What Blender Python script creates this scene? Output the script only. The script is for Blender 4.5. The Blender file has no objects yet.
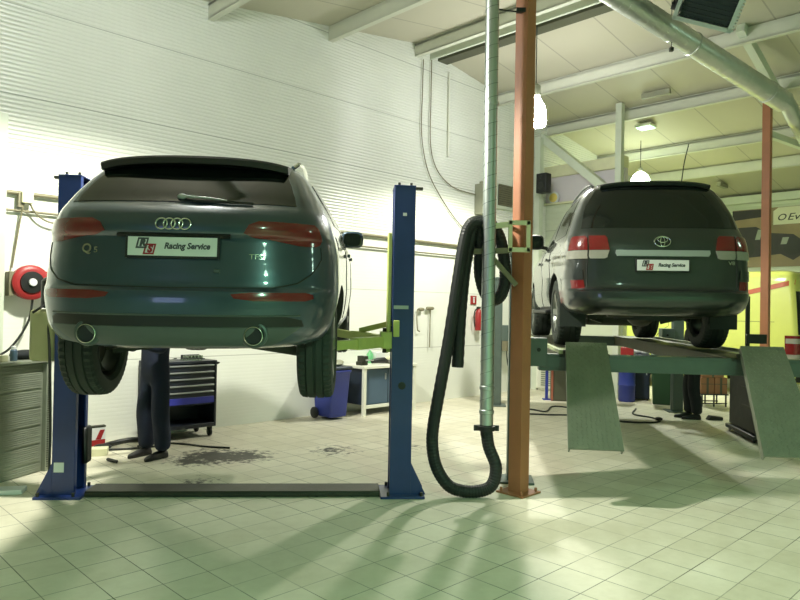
import bpy, bmesh, math, random
import numpy as np
from mathutils import Vector, Matrix
random.seed(7)
PI = math.pi
scn = bpy.context.scene
COL = scn.collection

# ---------------------------------------------------------------- materials
def lin(c):
    return tuple(((v/255.0)/12.92 if v/255.0 <= .04045 else ((v/255.0+.055)/1.055)**2.4) for v in c)

def mat(name, col, rough=.5, metal=0.0, noise=.08, scale=6.0, bump=0.0, bscale=60.0, coat=0.0, spec=.5, emit=None, estr=0.0):
    m = bpy.data.materials.new(name); m.use_nodes = True
    nt = m.node_tree; N = nt.nodes; L = nt.links
    p = N['Principled BSDF']
    tc = N.new('ShaderNodeTexCoord'); nz = N.new('ShaderNodeTexNoise')
    nz.inputs['Scale'].default_value = scale; nz.inputs['Detail'].default_value = 4
    L.new(tc.outputs['Object'], nz.inputs['Vector'])
    c = lin(col)
    mx = N.new('ShaderNodeMix'); mx.data_type = 'RGBA'
    mx.inputs[6].default_value = (*[v*(1-noise) for v in c], 1)
    mx.inputs[7].default_value = (*[min(1, v*(1+noise)) for v in c], 1)
    L.new(nz.outputs['Fac'], mx.inputs[0]); L.new(mx.outputs[2], p.inputs['Base Color'])
    mr = N.new('ShaderNodeMapRange'); mr.inputs[3].default_value = max(.02, rough*.85); mr.inputs[4].default_value = min(1, rough*1.15)
    L.new(nz.outputs['Fac'], mr.inputs[0]); L.new(mr.outputs[0], p.inputs['Roughness'])
    p.inputs['Metallic'].default_value = metal
    p.inputs['Specular IOR Level'].default_value = spec
    p.inputs['Coat Weight'].default_value = coat; p.inputs['Coat Roughness'].default_value = .06
    if bump:
        n2 = N.new('ShaderNodeTexNoise'); n2.inputs['Scale'].default_value = bscale; n2.inputs['Detail'].default_value = 3
        L.new(tc.outputs['Object'], n2.inputs['Vector'])
        b = N.new('ShaderNodeBump'); b.inputs['Strength'].default_value = bump; b.inputs['Distance'].default_value = .01
        L.new(n2.outputs['Fac'], b.inputs['Height']); L.new(b.outputs[0], p.inputs['Normal'])
    if emit:
        p.inputs['Emission Color'].default_value = (*emit, 1); p.inputs['Emission Strength'].default_value = estr
    return m

def mth(nt, op, a, b=None, clamp=False):
    n = nt.nodes.new('ShaderNodeMath'); n.operation = op; n.use_clamp = clamp
    for i, v in enumerate((a, b)):
        if v is None: continue
        if isinstance(v, (int, float)): n.inputs[i].default_value = v
        else: nt.links.new(v, n.inputs[i])
    return n.outputs[0]

def floor_material():
    m = bpy.data.materials.new('glazed_floor_tiles'); m.use_nodes = True
    nt = m.node_tree; N = nt.nodes; L = nt.links; p = N['Principled BSDF']
    tc = N.new('ShaderNodeTexCoord'); sep = N.new('ShaderNodeSeparateXYZ'); L.new(tc.outputs['Object'], sep.inputs[0])
    T = .3005
    def seam(sock, phase):
        t = mth(nt, 'DIVIDE', mth(nt, 'SUBTRACT', sock, phase), T)
        f = mth(nt, 'FRACT', t)
        d = mth(nt, 'ABSOLUTE', mth(nt, 'SUBTRACT', f, .5))      # .5 on a seam
        return mth(nt, 'GREATER_THAN', d, .5-.011), mth(nt, 'FLOOR', t)
    s1, i1 = seam(sep.outputs[0], .081); s2, i2 = seam(sep.outputs[1], .046)
    gr = mth(nt, 'MAXIMUM', s1, s2)
    cmb = N.new('ShaderNodeCombineXYZ'); L.new(i1, cmb.inputs[0]); L.new(i2, cmb.inputs[1])
    wn = N.new('ShaderNodeTexWhiteNoise'); wn.noise_dimensions = '2D'; L.new(cmb.outputs[0], wn.inputs['Vector'])
    big = N.new('ShaderNodeTexNoise'); big.inputs['Scale'].default_value = .9; big.inputs['Detail'].default_value = 6; big.inputs['Roughness'].default_value = .6
    L.new(tc.outputs['Object'], big.inputs['Vector'])
    fine = N.new('ShaderNodeTexNoise'); fine.inputs['Scale'].default_value = 7; fine.inputs['Detail'].default_value = 8; fine.inputs['Roughness'].default_value = .7
    L.new(tc.outputs['Object'], fine.inputs['Vector'])
    v = mth(nt, 'ADD', mth(nt, 'MULTIPLY', wn.outputs['Value'], .10), mth(nt, 'MULTIPLY', big.outputs['Fac'], .55))
    v = mth(nt, 'ADD', v, mth(nt, 'MULTIPLY', fine.outputs['Fac'], .30))
    rp = N.new('ShaderNodeValToRGB'); L.new(v, rp.inputs[0])
    rp.color_ramp.elements[0].position = .25; rp.color_ramp.elements[0].color = (*lin((190, 185, 160)), 1)
    rp.color_ramp.elements[1].position = .66; rp.color_ramp.elements[1].color = (*lin((230, 226, 208)), 1)
    # oil stains: noisy blobs of their own shape
    oil = N.new('ShaderNodeTexNoise'); oil.inputs['Scale'].default_value = 11; oil.inputs['Detail'].default_value = 7; oil.inputs['Roughness'].default_value = .65; L.new(tc.outputs['Object'], oil.inputs['Vector'])
    st = None
    for (cx, cy, r, sh) in [(3.85, 6.90, .60, .30), (4.10, 6.72, .50, .34), (3.55, 6.85, .45, .5), (5.1, 6.3, .7, .75), (5.9, 5.9, .6, .8), (5.7, 4.1, .4, .7), (3.2, 6.0, .5, .8)]:
        vd = N.new('ShaderNodeVectorMath'); vd.operation = 'DISTANCE'; L.new(tc.outputs['Object'], vd.inputs[0]); vd.inputs[1].default_value = (cx, cy, 0)
        g = mth(nt, 'SUBTRACT', 1.0, mth(nt, 'DIVIDE', vd.outputs['Value'], r), True)
        k = mth(nt, 'SUBTRACT', mth(nt, 'ADD', mth(nt, 'MULTIPLY', g, 1.1), mth(nt, 'MULTIPLY', mth(nt, 'SUBTRACT', oil.outputs['Fac'], .5), 2.4)), sh)
        k = mth(nt, 'MULTIPLY', mth(nt, 'MULTIPLY', k, 3.0, True), mth(nt, 'MULTIPLY', g, 6.0, True))
        st = k if st is None else mth(nt, 'MAXIMUM', st, k)
    m1 = N.new('ShaderNodeMix'); m1.data_type = 'RGBA'; L.new(mth(nt, 'MULTIPLY', st, .95), m1.inputs[0]); L.new(rp.outputs[0], m1.inputs[6]); m1.inputs[7].default_value = (*lin((34, 32, 24)), 1)
    m2 = N.new('ShaderNodeMix'); m2.data_type = 'RGBA'; L.new(mth(nt, 'MULTIPLY', gr, mth(nt, 'MULTIPLY', mth(nt, 'SUBTRACT', big.outputs['Fac'], .22), 2.6, True)), m2.inputs[0]); L.new(m1.outputs[2], m2.inputs[6]); m2.inputs[7].default_value = (*lin((84, 86, 66)), 1)
    L.new(m2.outputs[2], p.inputs['Base Color'])
    mr = N.new('ShaderNodeMapRange'); mr.inputs[1].default_value = .3; mr.inputs[2].default_value = .7; mr.inputs[3].default_value = .46; mr.inputs[4].default_value = .64
    L.new(big.outputs['Fac'], mr.inputs[0]); L.new(mr.outputs[0], p.inputs['Roughness'])
    bp = N.new('ShaderNodeBump'); bp.inputs['Strength'].default_value = .25; bp.inputs['Distance'].default_value = .004
    L.new(mth(nt, 'SUBTRACT', mth(nt, 'MULTIPLY', fine.outputs['Fac'], .3), gr), bp.inputs['Height']); L.new(bp.outputs[0], p.inputs['Normal'])
    return m

def ribbed_wall(name, col, pitch=.1, seam=1.02, seam0=1.0, rough=.26, axis=2, ribs=.5):
    m = bpy.data.materials.new(name); m.use_nodes = True
    nt = m.node_tree; N = nt.nodes; L = nt.links; p = N['Principled BSDF']
    tc = N.new('ShaderNodeTexCoord'); sep = N.new('ShaderNodeSeparateXYZ'); L.new(tc.outputs['Object'], sep.inputs[0])
    z = sep.outputs[axis]
    nz = N.new('ShaderNodeTexNoise'); nz.inputs['Scale'].default_value = 1.3; nz.inputs['Detail'].default_value = 5; L.new(tc.outputs['Object'], nz.inputs['Vector'])
    f = mth(nt, 'FRACT', mth(nt, 'DIVIDE', mth(nt, 'SUBTRACT', z, seam0), seam))
    d = mth(nt, 'ABSOLUTE', mth(nt, 'SUBTRACT', f, .5))
    sm = mth(nt, 'GREATER_THAN', d, .5-.006)
    c = lin(col)
    mx = N.new('ShaderNodeMix'); mx.data_type = 'RGBA'; L.new(nz.outputs['Fac'], mx.inputs[0])
    mx.inputs[6].default_value = (*[v*.92 for v in c], 1); mx.inputs[7].default_value = (*[min(1, v*1.05) for v in c], 1)
    m2 = N.new('ShaderNodeMix'); m2.data_type = 'RGBA'; L.new(mth(nt, 'MULTIPLY', sm, .55), m2.inputs[0]); L.new(mx.outputs[2], m2.inputs[6]); m2.inputs[7].default_value = (*[v*.35 for v in c], 1)
    L.new(m2.outputs[2], p.inputs['Base Color'])
    p.inputs['Roughness'].default_value = rough
    w = mth(nt, 'SINE', mth(nt, 'MULTIPLY', z, 2*PI/pitch))
    hf = N.new('ShaderNodeMapRange'); hf.inputs[1].default_value = 2.9; hf.inputs[2].default_value = 3.05; hf.inputs[3].default_value = .10*ribs; hf.inputs[4].default_value = ribs
    L.new(z, hf.inputs[0])                                     # the panels above 3 m are a deeper profile
    w = mth(nt, 'ADD', mth(nt, 'MULTIPLY', mth(nt, 'POWER', mth(nt, 'ABSOLUTE', w), .5), hf.outputs[0]), mth(nt, 'MULTIPLY', nz.outputs['Fac'], .3))
    bp = N.new('ShaderNodeBump'); bp.inputs['Strength'].default_value = 1.0; bp.inputs['Distance'].default_value = .02
    L.new(w, bp.inputs['Height']); L.new(bp.outputs[0], p.inputs['Normal'])
    return m

def ceiling_material():
    m = bpy.data.materials.new('cream_roof_panels'); m.use_nodes = True
    nt = m.node_tree; N = nt.nodes; L = nt.links; p = N['Principled BSDF']
    tc = N.new('ShaderNodeTexCoord'); sep = N.new('ShaderNodeSeparateXYZ'); L.new(tc.outputs['Object'], sep.inputs[0])
    nz = N.new('ShaderNodeTexNoise'); nz.inputs['Scale'].default_value = 1.0; nz.inputs['Detail'].default_value = 4; L.new(tc.outputs['Object'], nz.inputs['Vector'])
    f = mth(nt, 'FRACT', mth(nt, 'DIVIDE', sep.outputs[1], 1.1))
    sm = mth(nt, 'GREATER_THAN', mth(nt, 'ABSOLUTE', mth(nt, 'SUBTRACT', f, .5)), .5-.011)
    c = lin((194, 190, 170))
    mx = N.new('ShaderNodeMix'); mx.data_type = 'RGBA'; L.new(nz.outputs['Fac'], mx.inputs[0])
    mx.inputs[6].default_value = (*[v*.93 for v in c], 1); mx.inputs[7].default_value = (*[v*1.03 for v in c], 1)
    m2 = N.new('ShaderNodeMix'); m2.data_type = 'RGBA'; L.new(mth(nt, 'MULTIPLY', sm, .5), m2.inputs[0]); L.new(mx.outputs[2], m2.inputs[6]); m2.inputs[7].default_value = (*[v*.35 for v in c], 1)
    L.new(m2.outputs[2], p.inputs['Base Color']); p.inputs['Roughness'].default_value = .5
    return m

def spiral_metal(name, col, pitch, rough=.36):
    """galvanised duct: spiral lock seam along local z of the generated tube is modelled; zinc spangle is procedural"""
    m = mat(name, col, rough, 1.0, .07, 5, .03, 12)
    return m

M = {}
def defmats():
    M['post_blue'] = mat('navy_lift_paint', (30, 52, 112), .38, 0, .12, 9, coat=.2)
    M['dark_steel'] = mat('dark_oily_steel', (58, 60, 50), .5, .4, .25, 12, .1)
    M['black'] = mat('black_plastic', (22, 25, 24), .45, 0, .2, 10)
    M['rubber'] = mat('tyre_rubber', (40, 48, 43), .72, 0, .25, 30, .2, 90)
    M['hose'] = mat('black_corrugated_hose', (24, 29, 28), .55, 0, .2, 20)
    M['arm'] = mat('lime_lift_arm_paint', (186, 198, 112), .45, 0, .15, 10, .1)
    M['tank'] = mat('olive_tank_plastic', (172, 174, 130), .5, 0, .12, 8)
    M['audi'] = mat('dark_teal_car_paint', (50, 69, 84), .30, .35, .1, 5, coat=1.0)
    M['toyota'] = mat('dark_green_grey_car_paint', (40, 47, 45), .32, .35, .1, 5, coat=1.0)
    M['glass'] = mat('tinted_car_glass', (19, 25, 22), .08, 0, .1, 3, spec=.6)
    M['lamp_red'] = mat('red_lamp_lens', (112, 26, 28), .15, 0, .12, 25, coat=.8)
    M['lamp_white'] = mat('clear_lamp_lens', (150, 150, 140), .15, 0, .1, 30, coat=.6)
    M['chrome'] = mat('chrome', (205, 208, 200), .14, 1.0, .05, 10)
    M['silver'] = mat('grey_bumper_plastic', (78, 88, 86), .42, .2, .08, 10)
    M['rim'] = mat('alloy_rim', (120, 125, 120), .3, .9, .1, 10)
    M['plate'] = mat('white_plate', (222, 226, 226), .35, 0, .03, 10)
    M['ink_grey'] = mat('grey_ink', (66, 70, 76), .5, 0, .05, 10)
    M['ink_red'] = mat('red_ink', (160, 36, 48), .5, 0, .05, 10)
    M['orange'] = mat('orange_column_paint', (172, 112, 78), .5, 0, .14, 5, .1, 30)
    M['cream'] = mat('cream_painted_steel', (222, 222, 186), .45, 0, .1, 8)
    M['palegreen'] = mat('pale_green_white_steel', (206, 214, 196), .45, 0, .08, 6)
    M['purlin'] = mat('cream_purlin_paint', (206, 208, 192), .45, 0, .06, 6)
    M['seam_dark'] = mat('dark_lock_seam', (104, 116, 114), .5, .6, .1, 10)
    M['duct'] = mat('bright_zinc_duct', (204, 208, 200), .34, .7, .05, 5, .03, 12)
    M['galv'] = spiral_metal('galvanised_steel', (190, 198, 196), .1)
    M['lift_green'] = mat('grey_green_lift_paint', (84, 98, 92), .42, .1, .15, 9, .08, 40, coat=.1)
    M['lift_dark'] = mat('oily_olive_lift_paint', (74, 76, 58), .5, .1, .2, 8, .08, 40)
    M['ramp'] = mat('worn_green_ramp_steel', (116, 124, 108), .34, .45, .2, 9, .08, 40)
    M['pale_runway'] = mat('worn_pale_runway', (170, 182, 138), .45, .1, .2, 12)
    M['grey_cab'] = mat('grey_ribbed_metal', (146, 154, 138), .45, .3, .15, 6, .06)
    M['navy_cab'] = mat('navy_cabinet_paint', (34, 40, 52), .4, 0, .1, 8)
    M['blue_drawer'] = mat('blue_drawer_paint', (52, 56, 160), .4, 0, .1, 8)
    M['light_edge'] = mat('light_grey_edge', (170, 176, 176), .35, .5, .08, 10)
    M['bin_blue'] = mat('blue_bin_plastic', (44, 58, 142), .42, 0, .1, 6)
    M['bin_navy'] = mat('dark_blue_plastic', (34, 46, 62), .45, 0, .1, 6)
    M['bin_green'] = mat('dark_green_plastic', (36, 66, 42), .45, 0, .12, 6)
    M['bench_blue'] = mat('dusty_blue_door', (76, 98, 118), .45, 0, .1, 7)
    M['white'] = mat('white_paint', (228, 230, 216), .45, 0, .06, 8)
    M['card'] = mat('brown_cardboard', (138, 98, 66), .75, 0, .15, 10, .1)
    M['red'] = mat('red_plastic', (158, 42, 44), .4, 0, .12, 8)
    M['cloth'] = mat('navy_work_cloth', (26, 35, 56), .85, 0, .25, 18, .3, 30)
    M['cloth_dark'] = mat('black_work_cloth', (22, 28, 32), .85, 0, .25, 18, .3, 30)
    M['skin'] = mat('skin', (196, 150, 122), .55, 0, .08, 20)
    M['hair'] = mat('dark_hair', (42, 32, 26), .6, 0, .2, 60)
    M['shoe'] = mat('black_shoe_leather', (26, 26, 24), .5, 0, .2, 15)
    M['van'] = mat('yellow_van_paint', (222, 228, 118), .3, 0, .06, 4, coat=.6)
    M['van_stripe'] = mat('orange_red_stripe', (196, 92, 52), .35, 0, .06, 6)
    M['grey_box'] = mat('grey_metal_box', (150, 152, 132), .5, .2, .1, 8)
    M['conduit'] = mat('grey_conduit', (128, 124, 100), .5, .2, .1, 8)
    M['cable'] = mat('dark_cable', (34, 38, 34), .55, 0, .15, 10)
    M['banner_white'] = mat('banner_white_vinyl', (226, 226, 200), .5, 0, .04, 4)
    M['banner_brown'] = mat('banner_brown_print', (150, 132, 98), .5, 0, .35, 2.2)
    M['banner_dark'] = mat('banner_dark_print', (48, 46, 42), .5, 0, .5, 5)
    M['ink_black'] = mat('black_ink', (38, 42, 36), .5, 0, .05, 8)
    M['olive'] = mat('olive_brown_panel', (72, 74, 56), .6, 0, .15, 7)
    M['rust'] = mat('rust_red_wood', (150, 88, 66), .6, 0, .2, 9)
    M['lilac'] = mat('pale_lilac_board', (214, 208, 214), .6, 0, .05, 3)
    M['yellow'] = mat('yellow_sign', (236, 214, 120), .5, 0, .08, 12)
    M['dark_slot'] = mat('dark_olive_strip', (82, 84, 66), .6, 0, .12, 5)
    M['heater_dark'] = mat('dark_heater_grille', (40, 52, 52), .5, .2, .1, 8)
    M['bulb'] = mat('glowing_bulb', (255, 255, 240), .4, 0, .0, 4, emit=(1.0, 1.0, .99), estr=78)
    M['bulb_soft'] = mat('glowing_bulb_soft', (255, 255, 240), .4, 0, .0, 4, emit=(.86, 1.0, .78), estr=22)
    M['panel_green'] = mat('greenish_light_panel', (220, 255, 220), .4, 0, .0, 4, emit=(.5, 1.0, .62), estr=2.6)
    M['bulb_green'] = mat('greenish_glowing_bulb', (255, 255, 240), .4, 0, .0, 4, emit=(.66, 1.0, .78), estr=26)
    M['daylight'] = mat('daylight_pane', (220, 225, 255), .3, 0, .02, 2, emit=(.45, .52, 1.0), estr=3.2)
defmats()

# ---------------------------------------------------------------- mesh builder
def frame_of(d):
    d = Vector(d).normalized()
    a = Vector((0, 0, 1)) if abs(d.z) < .9 else Vector((1, 0, 0))
    x = a.cross(d).normalized(); y = d.cross(x).normalized()
    return x, y, d

class MB:
    def __init__(s): s.v = []; s.f = []; s.m = []
    def add(s, vs, fs, m=0):
        o = len(s.v); s.v += [tuple(v) for v in vs]
        for f in fs: s.f.append(tuple(i+o for i in f)); s.m.append(m)
        return s
    def box(s, c, d, rz=0, m=0, R=None):
        hx, hy, hz = d[0]/2, d[1]/2, d[2]/2
        R = R or Matrix.Rotation(rz, 3, 'Z')
        vs = [Vector(c)+R @ Vector((x*hx, y*hy, z*hz)) for z in (-1, 1) for y in (-1, 1) for x in (-1, 1)]
        return s.add(vs, [(0, 2, 3, 1), (4, 5, 7, 6), (0, 1, 5, 4), (2, 6, 7, 3), (0, 4, 6, 2), (1, 3, 7, 5)], m)
    def bar(s, p0, p1, w, h, up=(0, 0, 1), m=0):
        p0 = Vector(p0); p1 = Vector(p1); d = (p1-p0).normalized()
        x = d.cross(Vector(up)); x = x.normalized() if x.length > 1e-5 else Vector((1, 0, 0)); y = x.cross(d)
        vs = [p+x*a*w/2+y*b*h/2 for p in (p0, p1) for b in (-1, 1) for a in (-1, 1)]
        return s.add(vs, [(0, 2, 3, 1), (4, 5, 7, 6), (0, 1, 5, 4), (2, 6, 7, 3), (0, 4, 6, 2), (1, 3, 7, 5)], m)
    def tube(s, pts, r, n=10, closed=False, cap=True, m=0):
        pts = [Vector(p) for p in pts]; k = len(pts)
        rs = r if isinstance(r, (list, tuple)) else [r]*k
        x = None; vs = []
        for i, p in enumerate(pts):
            if closed: d = pts[(i+1) % k]-pts[i-1]
            else: d = pts[min(i+1, k-1)]-pts[max(i-1, 0)]
            d = d.normalized() if d.length > 1e-9 else Vector((0, 0, 1))
            if x is None: x, y, _ = frame_of(d)
            else:
                x = x-d*x.dot(d); x = x.normalized() if x.length > 1e-6 else frame_of(d)[0]
                y = d.cross(x)
            for j in range(n):
                a = 2*PI*j/n; vs.append(p+(x*math.cos(a)+y*math.sin(a))*rs[i])
        fs = []
        for i in range(k if closed else k-1):
            i2 = (i+1) % k
            for j in range(n):
                fs.append((i*n+j, i*n+(j+1) % n, i2*n+(j+1) % n, i2*n+j))
        if cap and not closed:
            fs.append(tuple(range(n))[::-1]); fs.append(tuple((k-1)*n+j for j in range(n)))
        return s.add(vs, fs, m)
    def cyl(s, p0, p1, r0, r1=None, n=20, m=0):
        return s.tube([p0, p1], [r0, r0 if r1 is None else r1], n, m=m)
    def lathe(s, prof, o=(0, 0, 0), ax=(0, 0, 1), n=28, m=0, cap=True):
        """prof: (radius, height) along ax"""
        x, y, d = frame_of(ax); o = Vector(o); vs = []; k = len(prof)
        for r, h in prof:
            for j in range(n):
                a = 2*PI*j/n; vs.append(o+d*h+(x*math.cos(a)+y*math.sin(a))*r)
        fs = [(i*n+j, i*n+(j+1) % n, (i+1)*n+(j+1) % n, (i+1)*n+j) for i in range(k-1) for j in range(n)]
        if cap: fs += [tuple(range(n))[::-1], tuple((k-1)*n+j for j in range(n))]
        return s.add(vs, fs, m)
    def ell(s, c, r, nu=20, nv=12, m=0, R=None):
        c = Vector(c); vs = []; fs = []
        R = R or Matrix.Identity(3)
        vs.append(c+R @ Vector((0, 0, -r[2])))
        for i in range(1, nv):
            t = PI*i/nv-PI/2
            for j in range(nu):
                a = 2*PI*j/nu; vs.append(c+R @ Vector((r[0]*math.cos(t)*math.cos(a), r[1]*math.cos(t)*math.sin(a), r[2]*math.sin(t))))
        vs.append(c+R @ Vector((0, 0, r[2])))
        for j in range(nu): fs.append((0, 1+(j+1) % nu, 1+j))
        for i in range(nv-2):
            for j in range(nu): fs.append((1+i*nu+j, 1+i*nu+(j+1) % nu, 1+(i+1)*nu+(j+1) % nu, 1+(i+1)*nu+j))
        e = len(vs)-1
        for j in range(nu): fs.append((e, 1+(nv-2)*nu+j, 1+(nv-2)*nu+(j+1) % nu))
        return s.add(vs, fs, m)
    def torus(s, c, rx, ry, r, ax=(0, 1, 0), n=32, k=8, m=0):
        x, y, d = frame_of(ax); c = Vector(c)
        return s.tube([c+x*math.cos(2*PI*i/n)*rx+y*math.sin(2*PI*i/n)*ry for i in range(n)], r, k, closed=True, m=m)
    def prism(s, poly, vec, m=0):
        poly = [Vector(p) for p in poly]; vec = Vector(vec); n = len(poly)
        nrm = Vector((0, 0, 0))
        for i in range(n): nrm += poly[i].cross(poly[(i+1) % n])
        if nrm.dot(vec) < 0: poly = poly[::-1]
        vs = poly+[p+vec for p in poly]
        return s.add(vs, [tuple(range(n))[::-1], tuple(range(n, 2*n))]+[(i, (i+1) % n, (i+1) % n+n, i+n) for i in range(n)], m)
    def loft(s, rings, m=0, cap=True):
        n = len(rings[0]); vs = [p for r in rings for p in r]
        fs = [(i*n+j, i*n+(j+1) % n, (i+1)*n+(j+1) % n, (i+1)*n+j) for i in range(len(rings)-1) for j in range(n)]
        if cap: fs += [tuple(range(n))[::-1], tuple((len(rings)-1)*n+j for j in range(n))]
        return s.add(vs, fs, m)
    def build(s, name, mats, parent=None, loc=None, rz=0, bevel=0, ang=38, fix=True, flat=False):
        me = bpy.data.meshes.new(name); me.from_pydata(s.v, [], s.f)
        if not isinstance(mats, (list, tuple)): mats = [mats]
        for mm in mats: me.materials.append(mm)
        me.polygons.foreach_set('material_index', s.m)
        if fix:
            bm = bmesh.new(); bm.from_mesh(me); bmesh.ops.recalc_face_normals(bm, faces=bm.faces); bm.to_mesh(me); bm.free()
        if not flat:
            me.shade_smooth(); me.set_sharp_from_angle(angle=math.radians(ang))
        o = bpy.data.objects.new(name, me); COL.objects.link(o)
        if parent: o.parent = parent
        if loc is not None: o.location = loc
        o.rotation_euler = (0, 0, rz)
        if bevel:
            b = o.modifiers.new('bevel', 'BEVEL'); b.width = bevel; b.segments = 2; b.limit_method = 'ANGLE'; b.angle_limit = math.radians(40)
        return o

def tag(o, label, cat, group=None):
    o['label'] = label; o['category'] = cat
    if group: o['group'] = group
    return o
def thing(name, label, cat, loc=(0, 0, 0), rz=0, group=None, rx=0):
    o = bpy.data.objects.new(name, None); COL.objects.link(o); o.location = loc; o.rotation_euler = (rx, 0, rz); o.empty_display_size = .1
    return tag(o, label, cat, group)
def struct(o): o['kind'] = 'structure'; return o
def smooth_path(pts, k=6):
    P = [Vector(p) for p in pts]; P = [P[0]*2-P[1]]+P+[P[-1]*2-P[-2]]; out = []
    for i in range(1, len(P)-2):
        for j in range(k):
            t = j/k; a, b, c, d = P[i-1:i+3]
            out.append(.5*((2*b)+(c-a)*t+(2*a-5*b+4*c-d)*t*t+(3*b-a-3*c+d)*t**3))
    out.append(P[-2]); return out

def text_geo(s, size, shear=0, bold=0, ext=.0, align='CENTER', sub=True):
    cu = bpy.data.curves.new('lettering', 'FONT'); cu.body = s; cu.size = size; cu.shear = shear; cu.offset = bold; cu.extrude = ext
    cu.align_x = align; cu.align_y = 'CENTER'; cu.resolution_u = 3
    ob = bpy.data.objects.new('lettering', cu); COL.objects.link(ob)
    bpy.context.view_layer.update()
    me = bpy.data.meshes.new_from_object(ob.evaluated_get(bpy.context.evaluated_depsgraph_get()))
    bm = bmesh.new(); bm.from_mesh(me); bmesh.ops.triangulate(bm, faces=bm.faces); bmesh.ops.subdivide_edges(bm, edges=[e for e in bm.edges if e.calc_length() > size*.3] if sub else [], cuts=1)
    bmesh.ops.triangulate(bm, faces=bm.faces)
    bm.verts.index_update()
    vs = [tuple(v.co) for v in bm.verts]; fs = [tuple(v.index for v in f.verts) for f in bm.faces]
    bm.free(); bpy.data.objects.remove(ob); bpy.data.curves.remove(cu); bpy.data.meshes.remove(me)
    return vs, fs

# ---------------------------------------------------------------- camera (tripod height 1.72 m, level to within a degree)
FPX = 672.5
pitch, roll = math.radians(.6656), math.radians(1.0487)
cp, sp, cr, sr = math.cos(pitch), math.sin(pitch), math.cos(roll), math.sin(roll)
fw = Vector((0, cp, sp)); r0 = Vector((1, 0, 0)); u0 = Vector((0, -sp, cp))
rt = cr*r0+sr*u0; up = -sr*r0+cr*u0
cam = bpy.data.cameras.new('camera'); co = bpy.data.objects.new('camera', cam); COL.objects.link(co)
mw = Matrix.Identity(4)
for i in range(3): mw[i][0] = rt[i]; mw[i][1] = up[i]; mw[i][2] = -fw[i]
mw[2][3] = 1.72
co.matrix_world = mw
cam.sensor_width = 36; cam.lens = FPX/800*36; cam.clip_start = .05; cam.clip_end = 200
scn.camera = co
scn.view_settings.view_transform = 'Standard'; scn.view_settings.look = 'None'; scn.view_settings.gamma = 1
scn.view_settings.use_curve_mapping = False
scn.view_settings.exposure = 0.12
scn.cycles.max_bounces = 8; scn.cycles.diffuse_bounces = 5; scn.cycles.glossy_bounces = 4
scn.cycles.use_denoising = True
scn.cycles.sample_clamp_indirect = 6.0
w = bpy.data.worlds.new('world'); scn.world = w; w.use_nodes = True
w.node_tree.nodes['Background'].inputs[0].default_value = (.55, .7, .6, 1); w.node_tree.nodes['Background'].inputs[1].default_value = .05

# ---------------------------------------------------------------- room: the hall stands at 44.4 degrees to the camera. Local x runs along the long wall (b), local y towards it (a)
TH = math.atan2(.69969, .71444)
def W(b, a, z=0):
    return Vector((math.cos(TH)*b-math.sin(TH)*a, math.sin(TH)*b+math.cos(TH)*a, z))
WA, B0, B1, A0 = 8.51, -7.0, 19.4, -6.5
RIDGE_B, RIDGE_Z, SL = 8.7, 6.52, .15
def roof_z(b): return RIDGE_Z-SL*abs(b-RIDGE_B)
def rbuild(mb, name, m, **k): return struct(mb.build(name, m, rz=TH, **k))
mb = MB(); mb.box(((B0+B1)/2, (A0+WA)/2, -.1), (B1-B0+.4, WA-A0+.4, .2)); FLOOR = rbuild(mb, 'floor', floor_material())
wallm = ribbed_wall('ribbed_white_wall_panels', (236, 239, 230))
mb = MB(); mb.prism([(B0, WA, 0), (B1, WA, 0), (B1, WA, roof_z(B1)+.05), (RIDGE_B, WA, RIDGE_Z+.05), (B0, WA, roof_z(B0)+.05)], (0, .2, 0)); rbuild(mb, 'wall_left', wallm)
wallf = ribbed_wall('ribbed_pale_green_wall_panels', (208, 216, 192), .25, 1.0, .5, .45)
mb = MB(); mb.box((B1+.1, (A0+WA)/2, roof_z(B1)/2), (.2, WA-A0+.4, roof_z(B1))); rbuild(mb, 'wall_far', wallf)
wallb = ribbed_wall('dim_wall_panels', (170, 186, 160), .2, 1.0, .5, .5)
mb = MB(); mb.prism([(B0, A0, 0), (B1, A0, 0), (B1, A0, roof_z(B1)+.05), (RIDGE_B, A0, RIDGE_Z+.05), (B0, A0, roof_z(B0)+.05)], (0, -.2, 0)); rbuild(mb, 'wall_right', wallb)
mb = MB(); mb.box((B0-.1, (A0+WA)/2, roof_z(B0)/2), (.2, WA-A0+.4, roof_z(B0))); rbuild(mb, 'wall_back', wallb)
mb = MB()
mb.prism([(B0-.2, A0-.2, roof_z(B0)), (RIDGE_B, A0-.2, RIDGE_Z), (B1+.2, A0-.2, roof_z(B1)), (B1+.2, A0-.2, roof_z(B1)+.2), (RIDGE_B, A0-.2, RIDGE_Z+.2), (B0-.2, A0-.2, roof_z(B0)+.2)], (0, WA-A0+.4, 0))
rbuild(mb, 'ceiling', ceiling_material())
# window in the wall behind the camera: daylight panes in a frame
mb = MB()
for i in range(2): mb.box((B0+.03, -2.25+i*1.3, 2.35), (.04, .07, 2.5))
for z in (1.12, 2.35, 3.6): mb.box((B0+.03, -1.6, z), (.04, 1.37, .07))
wf = rbuild(mb, 'window_1', M['white'])
mb = MB(); mb.box((B0+.012, -1.6, 2.35), (.02, 1.28, 2.45)); o = mb.build('pane', M['daylight'], wf)
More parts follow.
